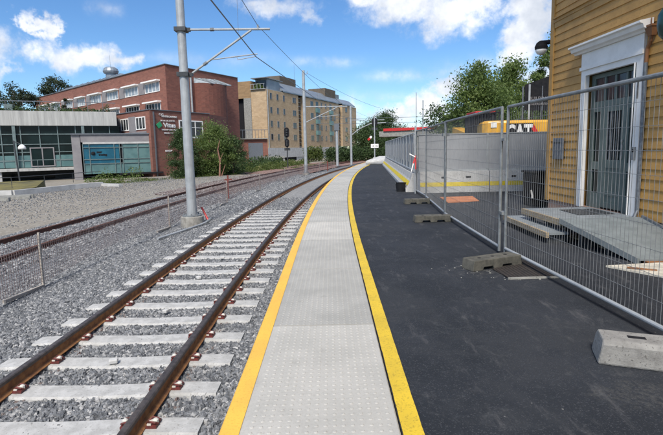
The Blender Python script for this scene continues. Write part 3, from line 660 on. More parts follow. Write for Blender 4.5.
# ------------------------------------------------------------------ low net fence along the tracks
NP = []
for k in range(8): s_ = (8.0, 14.0, 20.3, 26.4, 33.0, 39.5, 46, 53)[k]; NP.append((s_, -5.22))
for k, (s_, of) in enumerate(NP):
    p, th = path(s_, of)
    if k == 3: pass
    root = thing('net_fence', 'low panel of faded beige netting beside the tracks, %s from the camera' % ordn(k), 'net fence', (p.x, p.y, -.88), 'low net fence panels along the track')
    q, _ = path((2.0, 8.0, 14.0, 20.3, 26.4, 33.0, 39.5, 46)[k], of - .02); top = .13
    for e in ((p, q) if k == 0 else (p,)):
        MB().box(e.x - .016, e.x + .016, e.y - .016, e.y + .016, -.95, top).build('post', 'post_wood', root)
    d = (q - p).normalized(); L = (q - p).length
    bar((p.x, p.y, -.84), (p.x + d.x * 1.0, p.y + d.y * 1.0, -.80), .05, .05).build('ground_rail', 'post_wood', root)
    st = .055 if k < 2 else .09; th_ = .0026 if k < 1 else (.0019 if k < 2 else .004); b = MB(); n = int(L / st); hs = int(.82 / st)
    hh = lambda t: top - .05 - .12 * math.sin(math.pi * t)
    lw = lambda t: -.80 + (.18 * math.sin(math.pi * t) if k else .05)
    for i in range(n + 1):
        t = i / n; c = p + d * L * t; nn = Vector((-d.y, d.x, 0)) * .01 * math.sin(t * 30)
        z0, z1 = lw(t), hh(t); c = c + nn
        b.box(c.x - th_, c.x + th_, c.y - th_, c.y + th_, z0, z1)
    for j in range(hs + 1):
        for i in range(0, n, 4):
            t0, t1 = i / n, min(1, (i + 4) / n); c0 = p + d * L * t0; c1 = p + d * L * t1; nn = Vector((-d.y, d.x, 0))
            a0 = lw(t0) + (hh(t0) - lw(t0)) * j / hs; a1 = lw(t1) + (hh(t1) - lw(t1)) * j / hs
            bar((c0.x + nn.x * .01 * math.sin(t0 * 30), c0.y + nn.y * .01 * math.sin(t0 * 30), a0), (c1.x + nn.x * .01 * math.sin(t1 * 30), c1.y + nn.y * .01 * math.sin(t1 * 30), a1), th_ * 2, th_ * 2, b)
    b.build('netting', 'net', root)
p, _ = path(22.2, -5.75)
b = MB(); b.box(p.x - .035, p.x + .035, p.y - .03, p.y + .03, -.9, .30); b.box(p.x - .16, p.x + .2, p.y - .02, p.y + .02, .05, .12)
tag(b.build('rusty_post', 'red_brown'), 'short rusty red post standing right of the nearest mast', 'post')
p, _ = path(47, -4.6)
tag(MB().box(p.x - .05, p.x + .05, p.y - .05, p.y + .05, -.9, .2).build('rusty_post', 'red_brown'), 'stubby rusty post between the far masts near the beige block', 'post')
# conduit and stake
root = thing('loose_conduit', 'pale bent pipe lying on the ballast at the foot of the nearest mast', 'pipe', (-4.2, 13.3, -.75))
MB().tube([(-4.62, 12.0, -.775), (-4.35, 12.8, -.755), (-4.02, 13.9, -.73), (-3.86, 14.3, -.68)], .032, 10).build('pipe', 'galv_light', root)
MB().tube([(-3.9, 14.18, -.70), (-3.82, 14.38, -.62)], .045, 10).build('pipe_collar', 'galv', root)
tag(MB().tube([(-4.24, 14.9, -.32), (-3.98, 14.72, -.76)], .032, 8).build('red_stake', 'red'), 'short red stake leaning beside the mast footing', 'stake')

# ------------------------------------------------------------------ temporary mesh fence on the right
def fence_panel(p, q, label, z0=.1, z1=2.0, wires=True, lean=0.):
    p = Vector((*p, 0)); q = Vector((*q, 0)); d = (q - p).normalized(); L = (q - p).length; r = .02
    root = thing('mesh_fence_panel', label, 'fence panel', (p.x, p.y, 0), 'temporary mesh fence panels')
    P = lambda t, z: tuple(p + d * t + Vector((0, 0, z)))
    for t in (.03, L - .03): MB().tube([P(t, z0 - .06), P(t, z1)], r, 10).build('upright', 'galv', root)
    MB().tube([P(.03, z1 - .01), P(L - .03, z1 - .01)], r, 10).build('top_rail', 'galv', root); MB().tube([P(.03, z0), P(L - .03, z0)], r, 10).build('bottom_rail', 'galv_light', root)
    b = MB(); n = int(round((L - .1) / .05))
    for i in range(n):
        t = .05 + (L - .1) * (i + .5) / n + random.uniform(-.002, .002); b.tube([P(t, z0), P(t, z1)],   .0019, 4, cap=False)
    k = 10
    for j in range(1, k): b.tube([P(.03, z0 + (z1 - z0) * j / k), P(L - .03, z0 + (z1 - z0) * j / k)], .0022, 4, cap=False)
    b.build('wire_mesh', 'mesh', root)
    return root
fence_panel((2.50, 2.72), (2.345, 6.16), 'long mesh fence panel nearest the camera, in front of the ramp')
fence_panel((2.31, 6.22), (2.38, 9.58), 'mesh fence panel in the middle, before the grey hoarding and the door')
fence_panel((2.40, 9.66), (2.68, 12.95), 'mesh fence panel seen edge-on beyond the middle one')
fence_panel((2.70, 13.0), (2.76, 14.85), 'shortest mesh fence panel, meeting the corner of the concrete barriers')
b = MB(); b.box(2.30, 2.35, 6.13, 6.25, 1.55, 1.585); b.box(2.29, 2.37, 6.13, 6.25, .56, .60)
tag(b.build('fence_clamp', 'galv'), 'steel clamp joining the two nearest fence panels', 'clamp', 'fence clamps')
b = MB(); b.box(2.33, 2.46, 9.56, 9.68, 1.70, 1.76)
tag(b.build('fence_clamp', 'galv'), 'steel clamp joining the second and third fence panels', 'clamp', 'fence clamps')
def foot_block(cx, cy, rz, label, L=.76, wd=.22, h=.13, group='concrete feet of the mesh fence'):
    root = thing('concrete_base_block', label, 'concrete foot', (cx, cy, 0), group, rz)
    b = MB(); n = [(-L / 2, 0), (-L / 2 + .02, h), (L / 2 - .02, h), (L / 2, 0), (L * .30, 0), (L * .28, .04), (L * .10, .04), (L * .08, 0), (-L * .08, 0), (-L * .10, .04), (-L * .28, .04), (-L * .30, 0)]
    k = len(n); b.add([(x_, -wd / 2, z_) for x_, z_ in n] + [(x_, wd / 2, z_) for x_, z_ in n], [tuple(range(k)), tuple(range(k, 2 * k))[::-1]] + [(i, k + i, k + (i + 1) % k, (i + 1) % k) for i in range(k)])
    b.build('block', 'concrete_block', root, local=True, bevel=.008)
    b = MB()
    for x_ in (-.2, 0, .2): b.lathe([(.023, h - .01), (.023, h + .0025)], (x_ * L / .76, 0), 10)
    b.build('post_hole', 'black', root, local=True)
    return root
foot_block(1.98, 5.58, .38, 'speckled concrete fence foot under the nearest fence joint, amid pale chips')
foot_block(2.02, 9.12, .03, 'concrete fence foot under the second fence joint')
foot_block(2.30, 12.1, .02, 'small far concrete fence foot near the black bucket')
# loose big block
root = thing('loose_concrete_block', 'large pale loose concrete block with slots on top, lying at the right edge', 'concrete block', (2.245, 2.94, 0), None, -.36)
b = MB(); L2, wd, h = .44, .13, .17
pr_ = [(-wd, 0), (-wd + .004, h - .03), (-wd + .03, h), (wd - .03, h), (wd - .004, h - .03), (wd, 0)]
b.add([(-L2 + (.03 if z_ > .1 else 0), y_, z_) for y_, z_ in pr_] + [(L2, y_, z_) for y_, z_ in pr_], [tuple(range(6)), tuple(range(6, 12))[::-1]] + [(i, i + 6, (i + 1) % 6 + 6, (i + 1) % 6) for i in range(6)])
b.build('block', 'loose_block', root, local=True, bevel=.014)
b = MB()
for x_ in (-.19, .10): b.box(x_ - .055, x_ + .055, -.022, .022, h - .02, h + .002)
b.build('slot', 'black', root, local=True, bevel=.003)
# pale grit around the foot
b = MB()
for i in range(70):
    x_ = (1.85 if i < 45 else 2.2) + rng.normal(0, .24); y_ = (5.55 if i < 45 else 5.05) + rng.normal(0, .16 if i < 45 else .05); r_ = abs(rng.normal(0, .004)) + .0025
    b.lathe([(r_ * 1.3, 0), (r_, r_ * .5), (r_ * .4, r_ * .7)], (x_, y_), 5)
tag(b.build('pale_grit', 'concrete'), kind='stuff')
b = MB(); b.prism([(1.93, 5.42), (2.52, 5.86), (2.62, 5.05), (1.98, 5.02)], .0015, .014)
root = thing('drain_cover', 'dark rusty drain cover with a pale rim beside the nearest fence foot', 'drain cover', (2.2, 5.3, 0))
b.build('plate', 'grate', root)
b = MB()
for k in range(14): t = k / 13; bar((1.97 + .03 * t + .55 * t, 5.06, .016), (1.96 + .58 * t, 5.40 + .40 * t, .016), .010, .005, b)
b.build('grate_bars', 'grate', root)
b = MB(); bar((1.96, 5.01, .01), (2.62, 5.03, .01), .02, .02, b); b.build('rim', 'concrete', root)
b = MB(); b.prism([(3.17, 13.39), (4.15, 13.43), (3.97, 12.29), (3.07, 12.04)], .002, .02)
tag(b.build('orange_board', 'sheet'), 'rust orange board lying flat before the yellow striped barrier', 'board')
b = MB(); b.prism([(3.30, 5.42), (3.60, 4.98), (3.66, 4.86), (4.62, 4.72), (4.66, 5.45), (4.0, 5.50)], .002, .025)
tag(b.build('cream_board', 'cream'), 'scuffed cream coloured sheet lying on the asphalt below the ramp', 'board')
b = MB(); bar((3.45, 5.26, .04), (3.72, 5.14, .03), .035, .012, b); tag(b.build('wood_offcut', 'brown_trim'), 'short brown wood offcut lying on the cream sheet', 'offcut')
root = thing('bucket', 'black bucket standing at the corner of the barrier row', 'bucket', (2.36, 15.55, 0))
MB().lathe([(.14, 0), (.18, .30), (.19, .30), (.165, .29), (.13, .03)], (2.36, 15.55), 18).build('body', 'plastic', root)
MB().tube([(2.36 + .19 * math.cos(a_), 15.55 - .10 * math.sin(a_), .30 - .06 * math.sin(a_)) for a_ in np.linspace(0, 3.14, 9)], .008, 6).build('handle', 'galv', root)

# ------------------------------------------------------------------ barriers and hoarding
def jersey(p, q, label, stripe_sides=(1,), h=.68, name='concrete_barrier', batter=True, zs=(.22, .36)):
    p = Vector((*p, 0)); q = Vector((*q, 0)); d = (q - p).normalized(); L = (q - p).length; nrm = Vector((d.y, -d.x, 0))
    root = thing(name, label, 'barrier', tuple(p), 'concrete barriers around the building site')
    pr_ = [(-.30, 0), (-.30, .10), (-.14, .42), (-.09, h), (.09, h), (.14, .42), (.30, .10), (.30, 0)] if batter else [(-.2, 0), (-.16, h), (.16, h), (.2, 0)]
    k = len(pr_); P = lambda t, o, z: tuple(p + d * t + nrm * o + Vector((0, 0, z))); g = .015
    b = MB(); b.add([P(g, o, z) for o, z in pr_] + [P(L - g, o, z) for o, z in pr_], [tuple(range(k)), tuple(range(k, 2 * k))[::-1]] + [(i, k + i, k + (i + 1) % k, (i + 1) % k) for i in range(k)])
    b.build('barrier_body', 'barrier', root)
    def face(z):
        for i in range(k - 1):
            (o0, z0), (o1, z1) = pr_[i], pr_[i + 1]
            if o1 >= o0 and z1 < z0 and z1 <= z <= z0: return o0 + (o1 - o0) * (z0 - z) / (z0 - z1)
    for sgn in stripe_sides:
        b = MB(); e = .004
        o0, o1 = face(zs[0]) + e, face(zs[1]) + e
        b.quad(P(g, o0 * sgn, zs[0]), P(L - g, o0 * sgn, zs[0]), P(L - g, o1 * sgn, zs[1]), P(g, o1 * sgn, zs[1])); b.build('yellow_stripe', 'stripe_yellow', root)
    return root, P, L
# back row faces the camera (normal -Y is nrm sign +1 for d=+X)
bx = [2.86, 5.12, 7.38, 9.64]
for i in range(3):
    lab = ('yellow striped concrete barrier of the back row, left one before the grey hoarding', 'yellow striped concrete barrier of the back row, just left of the ochre house corner', 'yellow striped concrete barrier of the back row, hidden behind the ochre house')[i]
    root, P, L = jersey((bx[i], 15.0), (bx[i + 1], 15.02), lab, batter=False, zs=(.20, .335))
    b = MB()
    for t in (.7, 1.5): b.quad(P(t, .205 - .04 * .5 / .68 + .004, .46), P(t + .16, .205 - .04 * .5 / .68 + .004, .46), P(t + .16, .176, .52), P(t, .176, .52))
    b.build('lifting_slot', 'black', root)
    hb = thing('hoarding_panel', ('grey hoarding panel standing on the left barrier of the back row', 'grey hoarding panel beside the ochre house corner, below the excavator lettering', 'grey hoarding panel farthest right, behind the ochre house')[i], 'hoarding', (bx[i], 15, .68), 'grey hoarding panels on the back row')
    b = MB(); x0 = bx[i] + .004; x1 = bx[i + 1] - .004
    b.box(x0, x1, 14.98, 15.02, .70, 1.86)
    xx = x0 + .1
    while xx < x1: b.box(xx, xx + .012, 14.972, 14.98, .72, 1.84); xx += .3
    b.build('board', 'grey_panel', hb)
    MB().box(x0, x1, 14.955, 15.03, .68, .735).build('bottom_rail', 'galv_light', hb)
    MB().box(x0, x1, 14.96, 15.03, 1.86, 1.89).build('top_cap', 'galv_light' if i == 0 else 'grey_panel', hb)
    MB().box(x1 - .07, x1, 14.95, 14.978, .74, 1.86).build('edge_post', 'galv_light', hb)
b = MB(); b.quad((5.19, 14.94, 1.62), (5.28, 14.94, 1.62), (5.28, 14.94, 1.72), (5.19, 14.94, 1.72))
# left row running away
A0 = Vector((2.78, 15.2)); A1 = Vector((4.62, 38.5)); dd = (A1 - A0).normalized(); n = 8; LL = (A1 - A0).length / n
for i in range(n):
    p = A0 + dd * LL * i; q = A0 + dd * LL * (i + 1)
    root, P, L = jersey((q.x, q.y), (p.x, p.y), 'sloped yellow striped concrete barrier along the asphalt, %s from the near corner' % ordn(i), h=.62)
    # camera side is the left of travel
    hb = thing('site_fence_panel', 'pale netted site fence panel above the striped barriers, %s from the corner' % ordn(i), 'site fence', (p.x, p.y, .6), 'netted fence panels on the barrier row')
    d3 = Vector((dd.x, dd.y, 0)); PP = lambda t, o, z: Vector((p.x, p.y, 0)) + d3 * t + Vector((dd.y, -dd.x, 0)) * o + Vector((0, 0, z))
    for t in (.05, LL / 2, LL - .05): MB().tube([PP(t, -.02, .55), PP(t, -.02, 1.95)], .03, 8).build('upright', 'galv_light', hb)
    MB().tube([PP(0, -.02, 1.93), PP(LL, -.02, 1.93)], .025, 8).build('top_rail', 'galv_light', hb); MB().tube([PP(0, -.02, .70), PP(LL, -.02, .70)], .04, 8).build('bottom_rail', 'galv_light', hb)
    b = MB()
    for k in range(int(LL / .12)): t = .06 + k * .12; b.box(0, .075, -.004, .004, .72, 1.90, Matrix.Translation(PP(t, .005, 0)) @ Matrix.Rotation(math.atan2(dd.y, dd.x), 4, 'Z'))
    b.build('net_sheet', 'galv_light', hb)
    b = MB()
    for t in (LL * .25, LL * .75): b.box(-.24, .24, -.01, .01, .95, 1.62, Matrix.Translation(PP(t, -.035, 0)) @ Matrix.Rotation(math.atan2(dd.y, dd.x), 4, 'Z'))
    b.build('dark_gap_panel', 'grey_panel', hb)  # flat grey panels added to stand in for dark gaps in the netting
b = MB(); b.prism([(3.0, 40.5), (5.5, 39), (6.4, 41), (4.6, 44)], 0, lambda p: .35 + .35 * (p[0] > 4))
tag(b.build('covered_heap', 'barrier', bevel=.2), 'pale covered heap at the far end of the barrier row', 'heap')
root = thing('barrier_tape', 'red and white tape knotted to a pole at the barrier corner', 'tape', (2.62, 14.3, 0))
MB().tube([(2.70, 14.72, 0), (2.70, 14.72, 2.15)], .022, 8).build('pole', 'galv_light', root)
b = MB(); b.quad((2.68, 14.66, 1.22), (2.60, 14.62, .98), (2.64, 14.60, .95), (2.72, 14.66, 1.2)); b.quad((2.69, 14.64, 1.12), (2.66, 14.55, .80), (2.70, 14.55, .78), (2.72, 14.64, 1.10)); b.build('red_ribbon', 'red', root)
b = MB(); b.quad((2.50, 14.66, 1.26), (2.68, 14.6, 1.16), (2.68, 14.6, 1.19), (2.51, 14.66, 1.29)); b.quad((2.60, 14.6, .98), (2.53, 14.55, .72), (2.56, 14.55, .71), (2.63, 14.6, .96)); b.build('white_ribbon', 'white', root)
# thin antenna poles far
for i, (x_, y_, z_) in enumerate(((11.5, 62, 8.6), (7.6, 38, 5.2))):
    tag(MB().tube([(x_, y_, 0), (x_, y_, z_)], .05, 6).build('thin_pole', 'galv_light'), ('thin pale pole against the clouds right of the red parapet', 'thin pale pole rising just left of the big green tree')[i], 'pole')

# ------------------------------------------------------------------ excavator behind the hoarding
root = thing('excavator', 'yellow excavator with black machinery and big white lettering, half hidden by the hoarding', 'excavator', (7.0, 18.5, 0))
b = MB(); y0 = 17.8
b.prism([(5.82, y0), (5.95, y0 - .25), (6.6, y0 - .38), (7.6, y0 - .38), (8.3, y0 - .25), (8.42, y0), (8.42, y0 + 1.5), (6.1, y0 + 1.5)], 1.1, 2.40)
b.build('counterweight', 'excav', root, bevel=.09)
MB().box(6.5, 8.9, y0 + 1.52, y0 + 3.6, 1.1, 2.30).build('engine_body', 'excav', root, bevel=.05)
MB().box(6.0, 8.1, y0 + .1, y0 + 1.4, 2.402, 2.44).build('hood_cover', 'black', root, bevel=.01)
b = MB(); yb = y0 - .384
b.add([(6.60, yb, 1.62), (7.6, yb, 1.62), (7.6, yb, 2.28), (6.60, yb, 2.28)], [(0, 1, 2, 3)]); pl = b.build('badge_panel', 'black', root)
text_mesh('badge_letters', 'CAT', .78, 'white_text', pl, (6.60, yb - .004, 1.68), (1, 0, 0), (0, 0, 1), depth=.002, offset=.03, width=.98)
MB().add([(7.62, yb - .003, 2.24), (7.95, yb - .003, 1.70), (7.78, yb - .003, 1.70), (7.56, yb - .003, 2.05)], [(3, 2, 1, 0)]).build('red_triangle', 'red', pl)
MB().add([(6.05, y0 - .300, 2.14), (6.26, y0 - .335, 2.14), (6.26, y0 - .335, 2.34), (6.05, y0 - .300, 2.34)], [(0, 1, 2, 3)]).build('notice_plate', 'white', root)
b = MB()
for k in range(9): b.tube([(5.80 + k * .14, y0 + .9, 2.3), (5.82 + k * .14, y0 + .9, 2.76 + .06 * math.sin(k * 2.1))], .03, 6)
b.tube([(5.6, y0 + .9, 2.70), (6.95, y0 + .9, 2.80)], .035, 8); b.tube([(5.45, y0 + .9, 1.4), (5.6, y0 + .9, 2.70)], .04, 8)
b.box(5.8, 6.6, y0 + 1.0, y0 + 1.5, 2.35, 2.66); b.build('guard_rail', 'black', root)
b = MB(); b.box(6.15, 7.1, y0 + 2.0, y0 + 3.5, 1.1, 2.83); b.build('cab', 'black', root, bevel=.06)
MB().box(6.15, 7.0, y0 + 1.9, y0 + 3.2, 2.835, 2.92).build('cab_roof', 'red', root, bevel=.02)
b = MB()
for x_ in (5.75, 7.75): b.box(x_, x_ + .6, y0 - .1, y0 + 4.2, 0, .8)
b.box(6.35, 7.75, y0 + .8, y0 + 3, .5, 1.08); b.build('track_frame', 'black', root, bevel=.12)
b = MB(); b.prism([(6.4, y0 + 3.6), (6.9, y0 + 3.6), (6.9, y0 + 6.5), (6.4, y0 + 6.5)], lambda p: 1.3 + (p[1] - y0 - 3.6) * .2, lambda p: 2.0 + (p[1] - y0 - 3.6) * .15); b.build('boom', 'excav', root)
# black banner frame
root = thing('black_banner', 'black banner with white lettering on a frame beside the ochre house corner', 'banner', (9.0, 20.4, 0))
b = MB(); b.add([(8.50, 20.4, 2.95), (10.6, 20.6, 2.95), (10.6, 20.6, 4.75), (8.50, 20.4, 4.05)], [(0, 1, 2, 3)]); b.add([(8.50, 20.44, 2.95), (10.6, 20.64, 2.95), (10.6, 20.64, 4.75), (8.50, 20.44, 4.05)], [(3, 2, 1, 0)]); bn = b.build('banner_sheet', 'black', root)
text_mesh('banner_letters', 'BUILDING', .20, 'lav_panel', bn, (8.68, 20.385, 3.40), (1, .095, 0), (0, 0, 1), depth=.003, width=.9)
text_mesh('banner_letters', 'KINDERGARTEN', .14, 'lav_panel', bn, (8.68, 20.385, 3.18), (1, .095, 0), (0, 0, 1), depth=.003, width=.9)
b = MB()
for x_ in (8.46, 8.9, 9.3, 10.5): b.tube([(x_, 20.5, 0), (x_, 20.5, 4.0)], .035, 8)
b.build('frame', 'galv_dull', root)
MB().tube([(8.66, 20.3, 0), (8.66, 20.3, 4.05)], .045, 8).build('pale_pole', 'galv_light', root)
b = MB(); 
for k in range(22): x_ = 8.5 + k * .1; b.tube([(x_, 20.46, 2.1), (x_, 20.46, 2.95)], .014, 5)
b.build('slat_railing', 'black', root)
root = thing('wheeled_bin', 'black bin with a white paper hanging off it at the ochre house corner', 'bin', (5.0, 11.2, 0))
b = MB(); b.prism([(4.80, 11.0), (5.30, 11.0), (5.30, 11.5), (4.80, 11.5)], 0, .80); b.build('body', 'plastic', root, bevel=.03); MB().box(4.77, 5.33, 10.96, 11.54, .802, .86).build('lid', 'plastic', root, bevel=.015)
MB().add([(4.80, 10.955, .42), (4.85, 10.955, .22), (4.80, 10.955, .20), (4.77, 10.955, .40)], [(3, 2, 1, 0)]).build('paper', 'white', root)

# ------------------------------------------------------------------ ochre wooden house on the right (local: +x into the house, y along the wall)
house = thing('wooden_house', 'ochre clapboard house with white framed door on the right', 'house', (4.72, 7.8, 0), None, R(2.1))
YC = 2.02; YB = -12.0; ZT = 6.4; ZB = .33
DY0, DY1, DZ0, DZ1 = -.75, .86, .30, 3.12     # cut-out behind the white door case
def siding(mb, ya, yb, za, zb, pitch=.152, org=ZB):
    k = math.floor((za - org) / pitch + 1e-6); z = org + k * pitch
    while z < zb - 1e-4:
        z0 = max(z, za); z1 = min(z + pitch, zb); t0 = (z0 - z) / pitch; t1 = (z1 - z) / pitch
        x0 = -.022 + .017 * t0; x1 = -.022 + .017 * t1; t2 = t0
        mb.quad((x0, yb, z0), (x0, ya, z0), (x1, ya, z1), (x1, yb, z1))
        mb.quad((x0, ya, z0), (x0, yb, z0), (.0, yb, z0 + .001), (.0, ya, z0 + .001))
        z += pitch
b = MB(); siding(b, YB, DY0, ZB, ZT); siding(b, DY1, YC - .09, ZB, ZT); siding(b, DY0, DY1, DZ1, ZT); b.build('clapboard_siding', 'yellow_wall', house, local=True)
b = MB(); b.box(.001, .25, YB, DY0, ZB, ZT); b.box(.001, .25, DY1, YC - .012, ZB, ZT); b.box(.001, .25, DY0, DY1, DZ1, ZT); b.box(.26, 9, YC - .25, YC - .012, ZB, ZT); b.box(8.8, 9, YB, YC - .26, ZB, ZT); b.box(.26, 8.8, YB, YB + .2, ZB, ZT)
b.build('wall', 'ochre_trim', house, local=True)
b = MB(); b.box(-.045, .06, YC - .09, YC + .03, ZB - .02, ZT); b.box(.061, .14, YC - .011, YC + .03, ZB - .02, ZT); b.build('corner_board', 'ochre_trim', house, local=True)
b = MB(); b.box(.0, .24, YB, YC - .02, -.02, ZB - .003); b.box(.25, 9, YC - .26, YC - .02, -.02, ZB - .003); b.build('foundation', 'foundation', house, local=True)
b = MB(); b.box(-.05, -.0, YB, YC - .095, 3.93, 3.99); b.box(-.085, -.0, YB, YC - .095, 3.991, 4.015); b.box(-.035, -.0, YB, YC - .095, 3.82, 3.93); b.build('string_course', 'ochre_trim', house, local=True)
b = MB(); b.prism([(-.7, YB - .5), (9.6, YB - .5), (9.6, YC + .6), (-.7, YC + .6)], ZT + .01, ZT + .12); b.build('eaves', 'white', house, local=True)
b = MB(); b.add([(-.7, YB - .5, ZT + .13), (-.7, YC + .6, ZT + .13), (9.6, YC + .6, ZT + .13), (9.6, YB - .5, ZT + .13), (4.45, YB - .5, ZT + 3.2), (4.45, YC + .6, ZT + 3.2)], [(0, 1, 5, 4), (2, 3, 4, 5), (0, 4, 3), (1, 2, 5), (0, 3, 2, 1)]); b.build('roof', 'grey_roof', house, local=True)
# door case
b = MB(); b.box(-.055, .02, .72, .86, .32, 2.83); b.box(-.055, .02, -.745, -.60, .32, 2.83); b.box(-.055, .02, -.599, .719, 2.70, 2.83); b.box(-.060, .02, -.745, .86, 2.831, 3.10)
b.box(-.075, -.056, -.60 + .012, -.60 + .03, .32, 2.70); b.box(-.075, -.056, .70, .718, .32, 2.70)
dc = b.build('door_case', 'white', house, local=True, bevel=.004)
b = MB(); prf = [(-.06, 3.101), (-.10, 3.101), (-.12, 3.13), (-.17, 3.145), (-.19, 3.20), (-.235, 3.215), (-.235, 3.245), (-.03, 3.285), (-.03, 3.101)]
k = len(prf); ya, yb = -.88, 1.02
b.add([(x_, ya, z_) for x_, z_ in prf] + [(x_, yb, z_) for x_, z_ in prf], [tuple(range(k))[::-1], tuple(range(k, 2 * k))] + [(i, (i + 1) % k, k + (i + 1) % k, k + i) for i in range(k)])
b.box(-.085, -.061, -.76, .875, 2.80, 2.86); b.build('cornice', 'white', dc, local=True)
# door leaf, side lights, transom; recessed at x = .08
door = MB(); X0, X1 = .07, .12
for ya, yb, za, zb in ((.62, .72, .32, 2.70), (-.60, -.50, .32, 2.70), (-.499, .619, 2.62, 2.70), (-.499, .619, 2.12, 2.22), (.34, .42, .32, 2.119), (-.32, -.24, .32, 2.119), (.421, .619, .32, .60), (.421, .619, 1.02, 1.16), (.421, .619, 2.04, 2.119), (-.499, -.321, .32, .60), (-.499, -.321, 1.02, 1.16), (-.499, -.321, 2.04, 2.119),
                       (.24, .339, .36, 2.119), (-.239, -.14, .36, 2.119), (-.139, .239, 2.02, 2.119), (-.139, .239, 1.06, 1.20), (-.139, .239, .36, .46), (-.139, .239, .58, .66)):
    door.box(X0, X1, ya, yb, za, zb)
for yy in (.34, .06, -.22): door.box(X0 + .002, X1 - .002, yy - .025, yy + .025, 2.221, 2.619)
dr = door.build('door', 'door_paint', house, local=True, bevel=.004)
b = MB()
for k in range(9): yy = .23 - .37 * (k + .5) / 9; b.box(.082, .11, yy - .017, yy + .017, .661, 1.059)
b.box(.086, .11, -.139, .239, .461, .579); b.box(.1, .11, -.139, .239, .66, 1.06); b.build('lower_panel', 'door_paint', dr, local=True)
MB().box(.05, .20, -.60, .72, .285, .318).build('threshold', 'galv_dull', dr, local=True)
MB().box(.1, .105, -.139, .239, 1.20, 2.02).build('door_glass', 'glass_green', dr, local=True)
b = MB()
for k in range(7): yy = .22 - .35 * k / 6; b.tube([(.085, yy, 1.20), (.085, yy, 2.02)], .009, 6)
b.build('glass_bars', 'galv_dull', dr, local=True)
for ya, yb in ((.421, .619), (-.499, -.321)):
    MB().box(.1, .105, ya, yb, 1.16, 2.04).build('side_glass', 'glass_green', dr, local=True); MB().box(.1, .105, ya, yb, .60, 1.02).build('side_glass', 'glass_green', dr, local=True)
MB().box(.1, .105, -.499, .619, 2.22, 2.62).build('transom_glass', 'glass_brick_reflection', dr, local=True)
b = MB(); b.box(.055, .069, -.215, -.175, 1.22, 1.46); b.tube([(.06, -.195, 1.36), (.02, -.195, 1.36), (.02, -.09, 1.36)], .010, 8); b.lathe([(.018, 1.50), (.018, 1.54)], (.06, -.195), 8); b.build('door_handle', 'galv', dr, local=True)
b = MB(); b.box(-.085, -.056, -.70, -.65, 1.22, 1.42); ic = b.build('intercom', 'galv', house, local=True); MB().box(-.09, -.0855, -.69, -.66, 1.34, 1.39).build('button_plate', 'black', ic, local=True)
b = MB(); b.box(-.075, -.032, 1.38, 1.74, 1.18, 1.61); mb_ = b.build('mailbox', 'galv_dull', house, local=True, bevel=.008)
MB().box(-.079, -.0755, 1.42, 1.70, 1.50, 1.53).build('mail_slot', 'dark_metal', mb_, local=True)
# rain pipe right of the door
b = MB(); b.add([(-.10, -.95, 3.02), (-.03, -.95, 3.02), (-.03, -.86, 3.02), (-.10, -.86, 3.02), (-.13, -.98, 3.14), (-.03, -.98, 3.14), (-.03, -.83, 3.14), (-.13, -.83, 3.14)], [(3, 2, 1, 0), (4, 5, 6, 7), (0, 1, 5, 4), (1, 2, 6, 5), (2, 3, 7, 6), (3, 0, 4, 7)]); b.box(-.14, -.02, -.99, -.82, 3.141, 3.17)
dp = b.build('hopper_head', 'brown_trim', house, local=True); MB().tube([(-.08, -.9, 3.16), (-.08, -.9, 3.27)], .008, 6).build('spike', 'brown_trim', dp, local=True)
MB().tube([(-.065, -.90, 3.03), (-.06, -.88, 2.96), (-.05, -.81, 2.86), (-.045, -.79, 2.66)], .026, 10).build('upper_pipe', 'brown_trim', dp, local=True)
MB().tube([(-.045, -.79, 2.66), (-.045, -.79, .45), (-.10, -.80, .33)], .028, 10).build('lower_pipe', 'galv_dull', dp, local=True)
b = MB(); b.tube([(-.06, -.67, 2.46), (-.07, -.67, 2.15)], .010, 8); b.build('cable_conduit', 'dark_metal', house, local=True)
# corner lamp
b = MB(); b.tube([(.1, YC + .03, 3.60), (.02, YC + .30, 3.64), (-.10, YC + .34, 3.64)], .045, 10); b.lathe([(.125, 3.50), (.13, 3.56), (.095, 3.64), (.04, 3.68)], (-.08, YC + .34), 16)
lp = b.build('wall_lamp', 'black', house, local=True, smooth=False); MB().lathe([(.03, 3.39), (.08, 3.41), (.11, 3.46), (.12, 3.505)], (-.08, YC + .34), 16).build('lamp_globe', 'white', lp, local=True, smooth=True)
# green lantern at the right edge
gl = MB(); prf = [(.02, 2.72), (.13, 2.75), (.20, 2.83), (.225, 2.95), (.22, 3.08), (.16, 3.19), (.05, 3.24)]
gl.lathe(prf, (-.42, -1.84), 20)
root_l = gl.build('green_lantern', noisy('dark_green_enamel', (.012,.06,.05), (.008,.04,.035), 6, .3, bs=0), house, local=True, smooth=True)
MB().tube([(-.42, -1.90, 3.23), (-.42, -1.90, 3.42), (-.2, -1.90, 3.46), (-.03, -1.90, 3.3)], .022, 8).build('lantern_arm', 'black', root_l, local=True)

